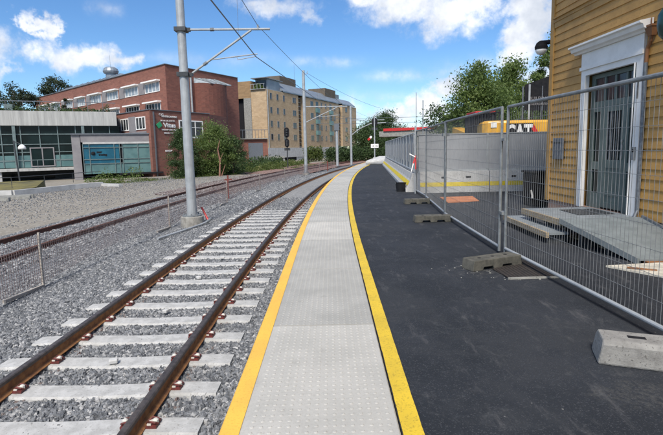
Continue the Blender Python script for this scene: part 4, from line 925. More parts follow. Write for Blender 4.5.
# steps, landing and ramp
root = thing('entrance_steps', 'grey plate landing with a lower step and wooden front edges before the door', 'steps', (4.0, 7.5, 0))
b = MB(); b.prism([(3.47, 8.22), (3.50, 6.86), (4.70, 6.90), (4.64, 8.24)], .315, .35); b.build('landing_plate', 'tread', root)
b = MB(); b.prism([(3.425, 8.22), (3.455, 6.86), (3.498, 6.86), (3.468, 8.22)], .26, .352); b.build('landing_edge', 'wood_plank', root)
b = MB()
for y_ in (6.95, 7.5, 8.1):
    b.box(3.50, 4.62, y_ - .03, y_ + .03, .22, .313); b.box(3.55, 3.62, y_ - .03, y_ + .03, 0, .22); b.box(4.45, 4.52, y_ - .03, y_ + .03, 0, .22)
b.build('landing_support', 'dark_metal', root)
b = MB(); b.prism([(3.28, 8.58), (3.26, 6.80), (3.56, 6.80), (3.58, 8.58)], .135, .17); b.build('step_plate', 'tread', root)
b = MB(); b.prism([(3.235, 8.58), (3.215, 6.80), (3.258, 6.80), (3.278, 8.58)], .09, .172); b.build('step_edge', 'wood_plank', root)
b = MB()
for y_ in (6.9, 7.7, 8.5): b.box(3.28, 3.54, y_ - .03, y_ + .03, 0, .134)
b.build('step_support', 'dark_metal', root)
MB().box(3.95, 4.55, 7.3, 7.9, .351, .362).build('door_mat', 'dark_metal', root)
root = thing('access_ramp', 'grey sheet metal wheelchair ramp sloping from the landing to the asphalt', 'ramp', (4.1, 6.2, 0))
def slab3(a, b_, c, d, t): # top quad a b c d (ccw from above), thickness t
    m_ = MB(); lo = [(*v[:2], v[2] - t) for v in (a, b_, c, d)]
    m_.add([a, b_, c, d] + lo, [(0, 1, 2, 3), (7, 6, 5, 4), (0, 4, 5, 1), (1, 5, 6, 2), (2, 6, 7, 3), (3, 7, 4, 0)]); return m_
slab3((3.46, 6.85, .37), (3.80, 5.56, .055), (4.72, 5.48, .055), (4.66, 6.88, .37), .02).build('ramp_sheet', 'ramp_metal', root)
slab3((3.425, 6.85, .385), (3.765, 5.55, .07), (3.797, 5.56, .07), (3.457, 6.85, .385), .08).build('side_rail', 'ramp_metal', root)
slab3((4.665, 6.85, .40), (4.725, 5.50, .085), (4.757, 5.50, .085), (4.70, 6.85, .40), .09).build('side_rail', 'galv_dull', root)
MB().box(3.86, 4.70, 5.50, 5.58, .0, .034).build('end_plank', 'brown_trim', root)
b = MB()
for t in (.25, .6): b.box(3.5 + .34 * t, 4.62, 6.85 - 1.3 * t - .03, 6.85 - 1.3 * t + .03, 0, .345 - .315 * t - .03)
b.build('ramp_support', 'dark_metal', root)
b = MB(); b.box(-.62, .62, -.07, .07, 0, .02, Matrix.Translation((3.90, 6.75, .003)) @ Matrix.Rotation(R(-88), 4, 'Z')); tag(b.build('loose_plank', 'wood_plank'), 'weathered loose plank lying on the asphalt beneath the ramp side', 'plank')

# ------------------------------------------------------------------ facades
def frame_of(A, B):
    A = Vector((*A, 0)); B = Vector((*B, 0)); d = (B - A).normalized(); n_ = Vector((d.y, -d.x, 0))   # n_ to the right of travel
    return A, d, n_
def wbox(mb, fr, t0, t1, o0, o1, z0, z1):
    A, d, n_ = fr; P = lambda t, o, z: tuple(A + d * t + n_ * o + Vector((0, 0, z)))
    vs = [P(t, o, z) for z in (z0, z1) for t, o in ((t0, o0), (t1, o0), (t1, o1), (t0, o1))]
    f = [(3, 2, 1, 0), (4, 5, 6, 7), (0, 1, 5, 4), (1, 2, 6, 5), (2, 3, 7, 6), (3, 0, 4, 7)]
    # orientation check
    if (Vector(vs[1]) - Vector(vs[0])).cross(Vector(vs[3]) - Vector(vs[0])).z < 0: f = [q[::-1] for q in f]
    mb.add(vs, f); return mb
def window(root, fr, t0, t1, z0, z1, sg, glass='glass', frame='white', mull=2, trans=None, awn=None, fw_=.07):
    b = MB()
    for a_, b_, c, e in ((t0, t1, z0, z0 + fw_), (t0, t1, z1 - fw_, z1), (t0, t0 + fw_, z0 + fw_, z1 - fw_), (t1 - fw_, t1, z0 + fw_, z1 - fw_)): wbox(b, fr, a_, b_, *sorted((.0 * sg, .06 * sg)), c, e)
    for k in range(1, mull): t = t0 + (t1 - t0) * k / mull; wbox(b, fr, t - fw_ * .45, t + fw_ * .45, *sorted((.0, .055 * sg)), z0 + fw_, z1 - fw_)
    if trans: wbox(b, fr, t0 + fw_, t1 - fw_, *sorted((.0, .05 * sg)), z0 + (z1 - z0) * trans - .03, z0 + (z1 - z0) * trans + .03)
    w_ = b.build('window', frame, root)
    b = MB(); wbox(b, fr, t0 + .02, t1 - .02, *sorted((-.02 * sg, .02 * sg)), z0 + .02, z1 - .02); b.build('pane', glass, w_)
    if awn: b = MB(); wbox(b, fr, t0 - .15, t1 + .15, *sorted((.0, awn * sg)), z1 + .02, z1 + .20); b.build('sun_shade', 'white', w_)
    return w_
def poly_building(name, pts, z0, z1, mat, root, cap=None):
    b = MB(); b.prism(pts, z0, z1); return b.build(name, mat, root)

# --- red brick school block
red = thing('red_brick_building', 'large red brick block with rows of white framed windows and a metal roof', 'building', (-20.7, 60, -1))
A, B, C_ = (-20.7, 60.0), (-58.0, 92.7), (-14.0, 72.55)
D_ = (B[0] + (C_[0] - A[0]), B[1] + (C_[1] - A[1]))
poly_building('wall', [A, C_, D_, B], -1.1, 12.5, 'brick_red', red)
fr = frame_of(A, B)   # travel to far left: right of travel points away from camera, so outward = -1
b = MB(); 
wbox(b, fr, -.1, 50, -.12, .3, 12.51, 12.60); frR = frame_of(A, C_); wbox(b, frR, .32, 14.2, -.3, .12, 12.512, 12.60); b.build('parapet_cap', 'galv_dull', red)
for k, (ta, tb) in enumerate(((1.5, 5.55), (7.3, 11.4), (13.4, 17.3), (19.2, 23.3), (25.4, 28.6), (30.6, 34.2), (36.4, 40.2), (42.4, 46.4))):
    window(red, fr, ta + .1, tb - .1, 9.35, 10.62, -1, 'glass_light' if k in (0, 1, 3) else 'glass_light', 'white', 4, None, .55, .09)
    b = MB(); wbox(b, fr, tb, tb + 1.72, -.05, .0, 9.3, 10.85); b.build('cladding_panel', 'lav_panel', red)
for k, (ta, tb) in enumerate(((1.5, 5.55), (7.3, 11.4), (13.4, 17.3), (19.2, 23.3), (25.4, 28.6))):
    window(red, fr, ta + .1, tb - .1, 6.6, 7.95, -1, 'glass', 'white', 5, None, .55, .09)
for k, (ta, tb) in enumerate(((19.2, 23.3), (25.4, 28.6))): window(red, fr, ta + .1, tb - .1, 4.0, 5.4, -1, 'glass', 'white', 5, None, .55, .09)
# round stair tower with skylight on the right face
b = MB(); tcx = Vector((*A, 0)) + frR[1] * 7.8; tcy = frR[2]
pts = []
for k in range(15):
    a_ = math.pi * k / 14; q = tcx + frR[1] * (-2.9 * math.cos(a_)) + tcy * (2.0 * math.sin(a_)); pts.append((q.x, q.y))
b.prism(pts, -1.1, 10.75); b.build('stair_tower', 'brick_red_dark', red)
b = MB(); P = lambda t, o, z: tuple(Vector((*A, 0)) + frR[1] * t + frR[2] * o + Vector((0, 0, z)))
b.add([P(4.9, .02, 11.45), P(9.0, .02, 11.7), P(10.4, 1.9, 10.85), P(6.3, 1.9, 10.75), P(4.9, .0, 10.76), P(9.0, .0, 10.76), P(10.4, 1.9, 10.76), P(6.3, 1.9, 10.7)], [(0, 3, 2, 1), (3, 7, 6, 2), (2, 6, 5, 1), (0, 4, 7, 3)]); skl = b.build('skylight', 'skylight', red)
b = MB()
for k in range(5): t = k / 4; bar(P(4.9 + 4.1 * t, .03, 11.47 + .25 * t), P(6.3 + 4.1 * t, 1.9, 10.79 + .1 * t), .08, .06, b)
b.build('glazing_bar', 'galv', skl)
b = MB(); b.tube([P(4.2, .12, 11.6), P(4.2, .12, 5.0)], .13, 8); b.build('rain_pipe', 'galv_light', red)
# lower wing
L0 = (-17.3, 45.0); L1 = (-13.35, 51.95); L2 = (L0[0] - 10.5, L0[1] + 9.45); L3 = (-14.0, 62)
poly_building('lower_wing_wall', [L0, L1, (-12.6, 57), (-17.5, 62), (-23.5, 62.5), L2], -1.1, 5.55, 'brick_red', red)
frl = frame_of(L0, L2); frr = frame_of(L0, L1)
b = MB(); wbox(b, frl, 0, 13, -.08, .3, 5.56, 5.64); wbox(b, frr, .32, 8, -.3, .08, 5.562, 5.64); b.build('parapet_cap', 'galv_dull', red)
for ta, tb in ((.9, 2.9), (4.5, 6.3)): window(red, frl, ta, tb, 3.75, 5.0, -1, 'glass', 'white', 3, None, None, .09)
b = MB(); wbox(b, frl, 2.95, 4.45, -.04, 0, 3.6, 5.1); wbox(b, frl, 6.4, 8.4, -.04, 0, 3.6, 5.1); b.build('cladding_panel', 'lav_panel', red)
b = MB(); wbox(b, frl, .8, 9, -.05, 0, 3.45, 3.58); wbox(b, frl, .8, 9, -.045, 0, 2.7, 3.44); b.build('cladding_panel', 'lav_panel', red)
window(red, frr, 3.55, 6.9, 2.9, 4.75, 1, 'glass', 'white', 3, .6, None, .12)
b = MB(); wbox(b, frr, .35, .45, 0, .12, -1, 5.4); b.build('rain_pipe', 'galv_dull', red)
up = Vector((0, 0, 1)); Q = lambda t, z: tuple(Vector((*L0, 0)) + frr[1] * t + frr[2] * .05 + Vector((0, 0, z)))
# (facade writing, too small to read in the photograph: rows of pale letters)
for t_, z_, s_, w_, tx in ((1.05, 5.08, .30, .55, 'OG'), (1.35, 4.92, .26, 1.95, 'VIDEREGAENDE'), (1.2, 4.52, .20, 1.8, 'SKOLE OG SENTER'), (1.25, 3.62, .22, 2.2, 'TREKANTEN SENTER'), (1.55, 3.30, .20, 1.2, 'BIBLIOTEK'), (1.95, 2.15, .32, .55, 'inn'), (1.55, 1.50, .40, .9, 'senter')):
    text_mesh('facade_letters', tx, s_, 'white_text', red, Q(t_, z_), frr[1], up, depth=.02, width=w_)
text_mesh('facade_letters', 'Vitus', .62, 'white_text', red, Q(1.55, 3.95), frr[1], up, depth=.02, offset=.015, width=1.55)
b = MB(); c_ = Vector(Q(1.0, 4.15)); d_ = frr[1]
b.add([tuple(c_ + d_ * a_ + up * z_ + frr[2] * e_) for e_ in (0, .05) for a_, z_ in ((-.38, 0), (-.1, -.36), (.36, -.06), (.12, .34))], [(0, 1, 2, 3)[::-1], (4, 5, 6, 7), (0, 1, 5, 4), (1, 2, 6, 5), (2, 3, 7, 6), (3, 0, 4, 7)]); b.build('green_emblem', 'green_sign', red)
# roof and vent
b = MB(); fa = fr
def R3(t, o, z): return tuple(fa[0] + fa[1] * t + fa[2] * o + Vector((0, 0, z)))
b.add([R3(18, 1.2, 12.5), R3(48, 1.2, 12.5), R3(48, 5.2, 14.7), R3(23, 5.2, 14.7), R3(14, 9, 12.5), R3(48, 9, 12.5)], [(0, 1, 2, 3), (0, 3, 4), (3, 2, 5, 4)])
b.build('roof', 'grey_roof', red)
b = MB(); 
for k in range(10): t = 23.5 + k * 2.6; bar(R3(t, 1.2, 12.56), R3(t, 5.2, 14.76), .07, .09, b)
b.build('roof_seam', 'grey_roof', red)
vc = Vector(R3(27.0, 5.2, 0)); b = MB(); b.lathe([(.85, 14.3), (.85, 15.1), (1.15, 15.15), (1.28, 15.5), (1.1, 15.95), (.7, 16.2)], (vc.x, vc.y), 16); b.tube([(vc.x, vc.y, 16.1), (vc.x, vc.y, 18.2)], .02, 6); b.build('roof_vent', 'grey_roof', red)

# --- glass pavilion
gp = thing('glass_pavilion', 'long low glass fronted building with a pale concrete band on the left', 'building', (-30, 43, -1))
dG = Vector((math.sin(R(63)), math.cos(R(63)), 0)); G0 = Vector((-21.6, 47.4, 0))
GA = G0 - dG * 30
fg = (GA, dG, Vector((dG.y, -dG.x, 0)))   # outward (towards camera) = +n
b = MB(); wbox(b, fg, 0, 30, -8, 0, 4.25, 5.62); b.build('concrete_band', 'band', gp)
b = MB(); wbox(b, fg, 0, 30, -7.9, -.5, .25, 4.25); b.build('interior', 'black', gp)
b = MB(); wbox(b, fg, 0, 30.2, -.45, -.40, .25, 4.249); gz = b.build('glazing', 'glass_green', gp)
b = MB(); z0, z1 = .3, 4.24
for t in np.arange(.4, 30, 1.52): wbox(b, fg, t - .04, t + .04, -.40, -.30, z0, z1)
for z_ in (3.45, 2.5, 1.75, .95): wbox(b, fg, 0, 30, -.39, -.32, z_ - .04, z_ + .04)
b.build('glazing_frame', 'frame_dark', gz)
b = MB(); wbox(b, fg, 0, 29.6, -.395, -.37, .30, 1.45); b.build('lower_glazing', 'glass_teal', gp)
b = MB()
for t in (12.2, 17.9): 
    wbox(b, fg, t - .13, t + .13, -.28, -.05, .25, 4.24)
    wbox(b, fg, t + 9 - .13, t + 9 + .13, -.28, -.05, .25, 4.24)
b.build('column', 'frame_dark', gp)
fw2 = window(gp, (GA + fg[2] * -.3, dG, fg[2]), 22.3, 24.3, .35, 2.2, 1, 'glass_green', 'lav_panel', 2, None, None, .10)
b = MB(); wbox(b, fg, 0, 28.6, -.5, 1.6, .02, .24); b.build('terrace_slab', 'band', gp)
b = MB(); wbox(b, fg, 0, 28.6, 1.45, 1.50, 1.0, 1.05)
for t in np.arange(.5, 28.6, 1.5): wbox(b, fg, t - .02, t + .02, 1.44, 1.50, .241, 1.0)
b.build('terrace_railing', 'frame_dark', gp)
b = MB(); wbox(b, fg, 0, 30, -3, -2.5, -1.1, .019); b.build('basement_wall', 'dark_metal', gp)
b = MB()
for t in (13.6, 20.0, 26.4): wbox(b, fg, t - .14, t + .14, 1.1, 1.4, -1.1, .019)
b.build('basement_column', 'concrete_light', gp)
b = MB(); wbox(b, fg, 6, 24, -2.49, -2.45, -.9, -.35); b.build('basement_window', 'glass_green', gp)
b = MB()
for t in np.arange(.5, 30, 1.35): wbox(b, fg, t - .02, t + .02, -.3, -.26, 5.621, 6.55)
wbox(b, fg, 0, 30, -.3, -.26, 6.5, 6.56); b.build('roof_railing', 'galv_dull', gp)
b = MB()
for t in (10.3, 15.5, 20.5): wbox(b, fg, t, t + .7, -1.6, -1.0, 5.621, 6.3)
b.build('planter', 'frame_dark', gp)
# projecting bay
bA = Vector((-22.9, 42.9, 0)); bB = Vector((-17.55, 45.35, 0)); db = (bB - bA).normalized(); fb = (bA, db, Vector((db.y, -db.x, 0))); LB = (bB - bA).length
bay = thing('glass_bay', 'teal glass bay with grey fascia joining the red brick wing', 'building', (-20, 44, -1))
b = MB(); wbox(b, fb, -.1, LB, -4.2, .0, 2.55, 3.25); b.build('fascia', 'lav_panel', bay)
b = MB(); wbox(b, fb, -.9, LB + .3, -4.3, .12, 3.251, 3.36); b.build('roof_slab', 'galv_dull', bay)
b = MB(); wbox(b, fb, -.85, -.15, -4, -.05, -.9, 3.25); b.build('side_cladding', 'lav_panel', bay)
b = MB(); wbox(b, fb, .05, LB - .1, -.01, .04, 2.38, 2.549); b.build('fascia_trim', 'concrete_light', bay)
b = MB(); wbox(b, fb, 0, LB - .05, -4, -.12, -.35, 2.549); b.build('interior', 'black', bay)
b = MB(); wbox(b, fb, .0, LB * .52, -.08, -.05, .55, 2.38); bgz = b.build('blue_glazing', 'glass_blue', bay)
text_mesh('window_letters', 'mer', .26, 'black', bgz, tuple(bA + db * 1.15 + fb[2] * -.04 + up * 1.55), db, up, depth=.01, offset=.02)
text_mesh('window_letters', 'trening', .24, 'black', bgz, tuple(bA + db * 1.3 + fb[2] * -.04 + up * 1.30), db, up, depth=.01, offset=.02)
MB().lathe([(.02, 1.35), (.17, 1.40), (.2, 1.5), (.15, 1.64), (.03, 1.68)], ((bA + db * .85 + fb[2] * -.1).x, (bA + db * .85 + fb[2] * -.1).y), 10).build('window_logo', 'black', bgz)
b = MB(); wbox(b, fb, LB * .57, LB - .1, -.08, -.05, .55, 2.38); b.build('teal_glazing', 'glass_teal', bay)
b = MB(); wbox(b, fb, 0, LB - .05, -.08, -.05, -.40, .54); b.build('lower_glazing', 'glass_teal', bay)
b = MB()
for t in (.02, .55, LB * .45, LB * .53, LB * .57, LB * .80, LB - .12): wbox(b, fb, t - .03, t + .03, -.05, .03, -.4, 2.38)
for z_ in (2.05, .95, .55): wbox(b, fb, 0, LB - .05, -.05, .02, z_ - .03, z_ + .03)
b.build('bay_frame', 'frame_dark', bay)
b = MB(); wbox(b, fb, LB * .5, LB + 1.0, -.3, .5, -.55, -.41); b.build('sill_slab', 'black', bay)
# lamp post before the pavilion
root = thing('lamp_post', 'dark lamp post with a white dome shade before the glass pavilion', 'lamp post', (-26.0, 38.5, -.9))
MB().tube([(-26.0, 38.5, -.9), (-26.2, 38.5, 2.7)], .06, 8).build('pole', 'dark_metal', root); MB().tube([(-26.2, 38.5, 2.65), (-25.6, 38.5, 2.4)], .035, 6).build('arm', 'dark_metal', root)
MB().lathe([(.30, 1.98), (.28, 2.15), (.18, 2.30), (.05, 2.38)], (-25.55, 38.5), 14).build('lamp_shade', 'white', root, smooth=True)
# concrete kerb wall, slope and railing
KW = [(-30, 24.0), (-18.4, 26.4), (-17.2, 31.2), (-15.9, 32.6)]
root = thing('retaining_wall', 'low pale concrete wall edging the gravel yard before the pavilion', 'wall', (-18, 27, -.9))
b = MB()
KP = [(-34.0, 24.3), (-18.6, 26.8), (-17.3, 30.9), (-16.4, 32.9), (-14.6, 31.9)]
for i in range(len(KP) - 1): bar((*KP[i], -.74), (*KP[i + 1], -.74 if i < 2 else -.74), .30, .42 if i < 3 else .2, b)
b.build('wall_body', 'concrete_light', root)
b = MB(); b.add([(-34, 24.6, -.60), (-18.8, 27.1, -.58), (-18.6, 29.0, -.52), (-19.6, 31.5, -.22), (-36, 29, -.5)], [(0, 1, 2, 3, 4)]); b.add([(-19.6, 31.5, -.22), (-36, 29, -.5), (-36, 29.1, -1.1), (-19.6, 31.6, -1.1)], [(0, 1, 2, 3)]); b.add([(-18.6, 29.0, -.52), (-19.6, 31.5, -.22), (-19.5, 31.5, -1.1), (-18.5, 29.0, -1.1)], [(0, 1, 2, 3)]); tag(b.build('mossy_slope', 'moss_slope'), kind='structure')
root = thing('yard_railing', 'thin dark railing on top of the low concrete wall', 'railing', (-20, 26, -.4))
b = MB()
for i in range(len(KP) - 2):
    p = Vector((*KP[i], 0)); q = Vector((*KP[i + 1], 0)); m_ = max(1, int((q - p).length / 1.6))
    for k in range(m_): c = p.lerp(q, k / m_); b.tube([(c.x, c.y, -.4), (c.x, c.y, .22)], .018, 5)
b.build('baluster', 'dark_metal', root)
b = MB()
for i in range(len(KP) - 2): b.tube([(*KP[i], .22), (*KP[i + 1], .22)], .02, 6); b.tube([(*KP[i], -.1), (*KP[i + 1], -.1)], .012, 5)
b.build('handrail', 'dark_metal', root)
for i, (x_, y_, L, a_) in enumerate(((-17.6, 24.2, 3.0, .3), (-17.9, 23.4, 2.6, .22), (-17.5, 25.0, 2.2, .38))):
    b = MB(); b.box(-L / 2, L / 2, -.13, .13, 0, .18, Matrix.Translation((x_, y_, -.84 + (i == 2) * .0)) @ Matrix.Rotation(a_, 4, 'Z'))
    tag(b.build('stacked_beam', 'concrete'), 'grey beam lying on the gravel yard at the left edge, %s' % ('middle one', 'nearest one', 'farthest one')[i], 'beam', 'beams lying on the gravel yard')

# --- beige brick apartment block
be = thing('beige_brick_building', 'long beige brick block with small square windows and grey metal roof', 'building', (-12.3, 92, -1))
P0 = (-12.28, 92.0); dB = (Vector((7.95, 139.5, 0)) - Vector((-12.28, 92, 0))); LBt = dB.length; dB.normalize(); fB = (Vector((*P0, 0)), dB, Vector((dB.y, -dB.x, 0)))
b = MB(); wbox(b, fB, 0, 13.7, -3.5, 0, 1.85, 13.3); wbox(b, fB, 16.2, 37.8, -14, 0, 1.85, 13.3); wbox(b, fB, 40.3, LBt, -14, 0, 2.0, 13.3)
b.build('wall', 'brick_beige', be)
b = MB(); wbox(b, fB, -.35, 14, -3.49, -.05, 13.32, 13.42); b.build('parapet_cap', 'galv_light', be)
b = MB(); wbox(b, fB, 13.7, 16.2, -13, -.8, 0, 13.2); wbox(b, fB, 37.8, 40.3, -13, -.8, 0, 13.2); b.build('recess_wall', 'brown_box', be)
b = MB()
for c in (14.95, 39.05):
    for z_ in np.arange(2, 13, .9): wbox(b, fB, c - .9, c + .9, -.79, -.5, z_, z_ + .12)
b.build('recess_louvre', 'galv', be)
b = MB(); A_, d_, n_ = fB
def PB(t, o, z): return tuple(A_ + d_ * t + n_ * o + Vector((0, 0, z)))
def wedge(t0, t1, z0, z1, dep):
    b.add([PB(t0, .15, z0), PB(t1, .15, z0), PB(t1, -dep, z1), PB(t0, -dep, z1), PB(t0, -12, z0), PB(t1, -12, z0), PB(t0, .15, z0 - .25), PB(t1, .15, z0 - .25)], [(0, 1, 2, 3), (0, 3, 4), (1, 5, 2), (3, 2, 5, 4), (6, 7, 1, 0)])
wedge(6.5, 38.5, 13.62, 15.6, 2.0); wedge(40, LBt - 1.5, 13.62, 15.2, 1.8); b.build('metal_roof', 'grey_roof', be)
b = MB()
wbox(b, fB, 1.6, 6.5, -3.4, -.6, 13.43, 15.5); b.build('penthouse', 'grey_roof', be)
b = MB(); wbox(b, fB, .2, 7.4, -3.6, -.3, 15.51, 15.66); b.build('penthouse_roof', 'galv', be)
b = MB(); wbox(b, fB, 1.56, 1.59, -3.2, -.9, 13.6, 15.3); b.build('penthouse_glass', 'glass', be)
b = MB()
for o_ in np.arange(-3.4, -.3, .75): wbox(b, fB, -.25, -.2, o_ - .03, o_ + .03, 13.43, 14.35)
wbox(b, fB, -.26, -.19, -3.4, -.2, 14.33, 14.4); b.build('terrace_railing', 'galv_light', be)
b = MB(); wbox(b, fB, 9.5, 17.0, -7, -2.2, 13.4, 17.3); b.build('roof_stair_tower', 'brown_box', be)
b = MB(); wbox(b, fB, 31.5, 38.5, -6, -1.2, 13.4, 17.0); b.build('roof_stair_tower', 'brown_box', be)
b = MB(); wbox(b, fB, 40.5, 43, -5, -2, 15, 16.3); b.build('roof_hatch', 'galv', be)
cols1 = [1.65, 4.3, 7.0]
for zc in (12.1, 9.35, 6.65, 4.05):
    for c in cols1: window(be, fB, c - .42, c + .42, zc - .62, zc + .62, 1, 'glass', 'lav_panel', 1, None, None, .08)
    window(be, fB, 10.9, 12.5, zc - .6, zc + .6, 1, 'glass', 'lav_panel', 2, None, None, .08)
    for c in (20.7, 26.2, 28.9, 34.8, 43.3, 47.4): window(be, fB, c - (.85 if c in (20.7, 43.3) else .45), c + (.85 if c in (20.7, 43.3) else .45), zc - .6, zc + .6, 1, 'glass', 'lav_panel', 1, None, None, .08)
    for c in (23.6, 32.0): window(be, fB, c - .8, c + .8, zc - .8, zc + .7, 1, 'glass', 'lav_panel', 1, None, None, .08)
b = MB()
for c in (23.6, 32.0):
    for zc in (10.7, 8.0, 5.35): wbox(b, fB, c - .85, c + .85, 0, .5, zc - .55, zc + .5)
b.build('balcony_front', 'glass_teal', be)
b = MB(); wbox(b, fB, -.5, 43, -2, .25, -.2, 1.84); wbox(b, fB, -.5, 5, -1.5, .15, -1.1, -.2); wbox(b, fB, 12, 43, -1.5, .15, -1.1, -.2); b.build('plinth', 'concrete_light', be)
b = MB(); wbox(b, fB, 5.1, 11.9, -1.4, .0, -1.1, -.21); wbox(b, fB, 43.1, LBt - .5, -12, -3, -1.1, 1.9); b.build('undercroft', 'black', be)
b = MB()
for t in (44.5, 47.5, LBt - 1): wbox(b, fB, t - .2, t + .2, -.8, -.4, -1.1, 1.99)
b.build('undercroft_column', 'concrete_light', be)
b = MB(); b.tube([PB(.25, .1, 13.2), PB(.25, .1, -.2)], .09, 6); b.build('rain_pipe', 'galv_light', be)
# left end of the block
b = MB(); e0 = PB(0, -14, 0); 
wbox(b, fB, .02, 13, -14, -3.51, 11.8, 15.1); b.build('rear_wing_wall', 'brick_tan', be)
b = MB(); wbox(b, fB, .8, 12, -9.0, -3.52, 1.0, 11.79); b.build('dark_recess', 'black', be)
b = MB(); wbox(b, fB, -.12, .7, -5.2, -3.515, 1.0, 11.78); b.build('grey_pier', 'concrete', be)
# small low brick annex
an = thing('brick_annex', 'low red brick annex with a grey shutter and balcony between the two blocks', 'building', (-13, 72, -1))
b = MB(); b.prism([(-16.6, 72), (-10.0, 74.5), (-12.5, 82), (-20, 80)], -1.1, 3.2); b.build('wall', 'brick_red', an)
fa2 = frame_of((-16.6, 72), (-10.0, 74.5))
b = MB(); wbox(b, fa2, 3.9, 6.2, 0, .06, -.2, 2.6); b.build('shutter', 'galv_dull', an)
b = MB(); wbox(b, fa2, 0, 7, -.1, .4, 3.201, 3.35); b.build('balcony_slab', 'concrete', an)
b = MB(); wbox(b, fa2, 0, 7, .3, .36, 4.6, 4.68)
for t in np.arange(0, 7, .5): wbox(b, fa2, t, t + .05, .3, .36, 3.36, 4.6)
b.build('balcony_railing', 'galv_dull', an)
b = MB(); wbox(b, fa2, 5.5, 9, .0, 3, .2, .45); wbox(b, fa2, 8.7, 9, .1, 2.9, -1.1, .2); b.build('canopy', 'concrete', an)

# --- overpass with red parapet
ov = thing('road_bridge', 'grey road bridge with a bright red parapet beyond the platform', 'bridge', (12, 88, -1))
b = MB(); b.prism([(9.4, 89), (36, 80), (38, 88), (11, 97)], 3.5, 4.5); b.build('deck', 'concrete', ov)
b = MB()
for (x0, y0_), (x1, y1) in (((10.2, 88.6), (33, 80.9)),):
    for i in range(14):
        t0, t1 = i / 14, (i + .97) / 14
        bar((x0 + (x1 - x0) * t0, y0_ + (y1 - y0_) * t0, 4.75 + .25 * t0), (x0 + (x1 - x0) * t1, y0_ + (y1 - y0_) * t1, 4.75 + .25 * t1), .25, .5, b)
b.build('red_parapet', 'red', ov)
b = MB(); b.prism([(14.5, 87.5), (16.5, 86.8), (18, 92), (16, 92.7)], -1.1, 3.19); b.prism([(29, 83), (31, 82.3), (32.5, 88), (30.5, 88.7)], -1.1, 3.19); b.build('pier', 'concrete', ov)

# ------------------------------------------------------------------ vegetation
def leaves(name, pts, size, mat, parent=None, flat=.0):
    n = len(pts); pts = np.asarray(pts, float)
    d = rng.normal(size=(n, 3)); d /= np.linalg.norm(d, axis=1)[:, None]
    e = np.cross(d, rng.normal(size=(n, 3))); e /= np.linalg.norm(e, axis=1)[:, None]
    s_ = size * rng.uniform(.6, 1.3, n)[:, None]
    V = np.empty((n, 4, 3)); V[:, 0] = pts - d * s_; V[:, 1] = pts + e * s_ * .45; V[:, 2] = pts + d * s_; V[:, 3] = pts - e * s_ * .45
    off = np.zeros(3)
    p = parent
    while p is not None: off += np.array(p.location); p = p.parent
    me = bpy.data.meshes.new(name); me.vertices.add(4 * n); me.vertices.foreach_set('co', (V - off).reshape(-1))
    me.loops.add(4 * n); me.loops.foreach_set('vertex_index', np.arange(4 * n)); me.polygons.add(n); me.polygons.foreach_set('loop_start', np.arange(0, 4 * n, 4))
    at = me.attributes.new('tint', 'FLOAT', 'POINT')
    # tint varies by clump and leaf
    tt = .5 + .28 * np.sin(pts[:, 0] * 2.1 + 1.3 * np.sin(pts[:, 2] * 1.7)) * np.cos(pts[:, 1] * 1.9 + pts[:, 2]) + rng.normal(0, .2, n); at.data.foreach_set('value', np.repeat(np.clip(tt, 0, 1), 4))
    me.update(calc_edges=True); me.validate(); me.materials.append(M[mat]); o = bpy.data.objects.new(name, me); col.objects.link(o); o.parent = parent; return o
def crown_pts(c, rx, ry, rz, n, nclump, cl=.28, hollow=.45, taper=0.):
    out = []; centers = []
    while len(centers) < nclump:
        q = rng.normal(size=3); q /= np.linalg.norm(q); r_ = rng.uniform(hollow, 1.0) ** .7; q *= r_
        f = (1 - taper * max(0, q[2])) if taper < .6 else max(.1, 1.08 - taper * 1.15 * (q[2] + 1) / 2) * 1.1; centers.append((q[0] * rx * f, q[1] * ry * f, q[2] * rz))
    per = n // nclump; lim = min(rx, rz) * cl
    for cc in centers:
        r_ = lim * rng.uniform(.6, 1.35); g_ = rng.normal(size=(int(per * rng.uniform(.6, 1.4)), 3)) * r_ * .5 * np.array([1, 1, .75]); out.append(g_ + np.array(cc) + np.array(c))
    return np.vstack(out), [np.array(cc) + np.array(c) for cc in centers]
def tree(x, y, zb, h, r_, label, mat, n=6000, nclump=46, leaf=.16, trunk_h=.3, taper=.25, name='tree', group=None, trunk_r=None, cl=.28, hollow=.45):
    root = thing(name, label, 'tree', (x, y, zb), group)
    cz = zb + h * (trunk_h + 1) / 2; rz = h * (1 - trunk_h) / 2
    P_, cs = crown_pts((x, y, cz), r_, r_, rz, n, nclump, cl, hollow, taper)
    leaves('crown', P_, leaf, mat, root)
    tr = trunk_r or h * .022
    MB().tube([(x, y, zb), (x + .05, y, zb + h * .3), (x - .05, y + .05, zb + h * .6), (x, y, zb + h * .93)], tr, 8, r1=tr * .2).build('trunk', 'bark', root)
    b = MB()
    for k in rng.choice(len(cs), min(16, len(cs)), replace=False):
        c_ = cs[k]; z_ = max(zb + h * .2, c_[2] - r_ * .5); b.tube([(x, y, z_), tuple((np.array([x, y, z_]) * .4 + c_ * .6) + np.array([0, 0, .1])), tuple(c_)], tr * .35, 5, r1=tr * .08)
    b.build('limbs', 'bark', root); return root
G1 = 'trees behind the hoarding'
tree(8.75, 27.5, -.1, 6.25, 2.65, 'large pointed green tree left behind the hoarding, above the excavator', 'leaf_mid', 26000, 110, .085, .04, .75, 'broadleaf_tree', G1)
tree(12.2, 31.5, -.1, 7.15, 2.4, 'large airy green tree right of the pointed one, behind the excavator', 'leaf_mid', 20000, 90, .09, .08, .7, 'broadleaf_tree', G1)
tree(10.9, 31.0, -.1, 5.6, 2.4, 'lower green tree filling the gap between the two large ones', 'leaf_mid', 15000, 70, .09, .05, .3, 'broadleaf_tree', G1)
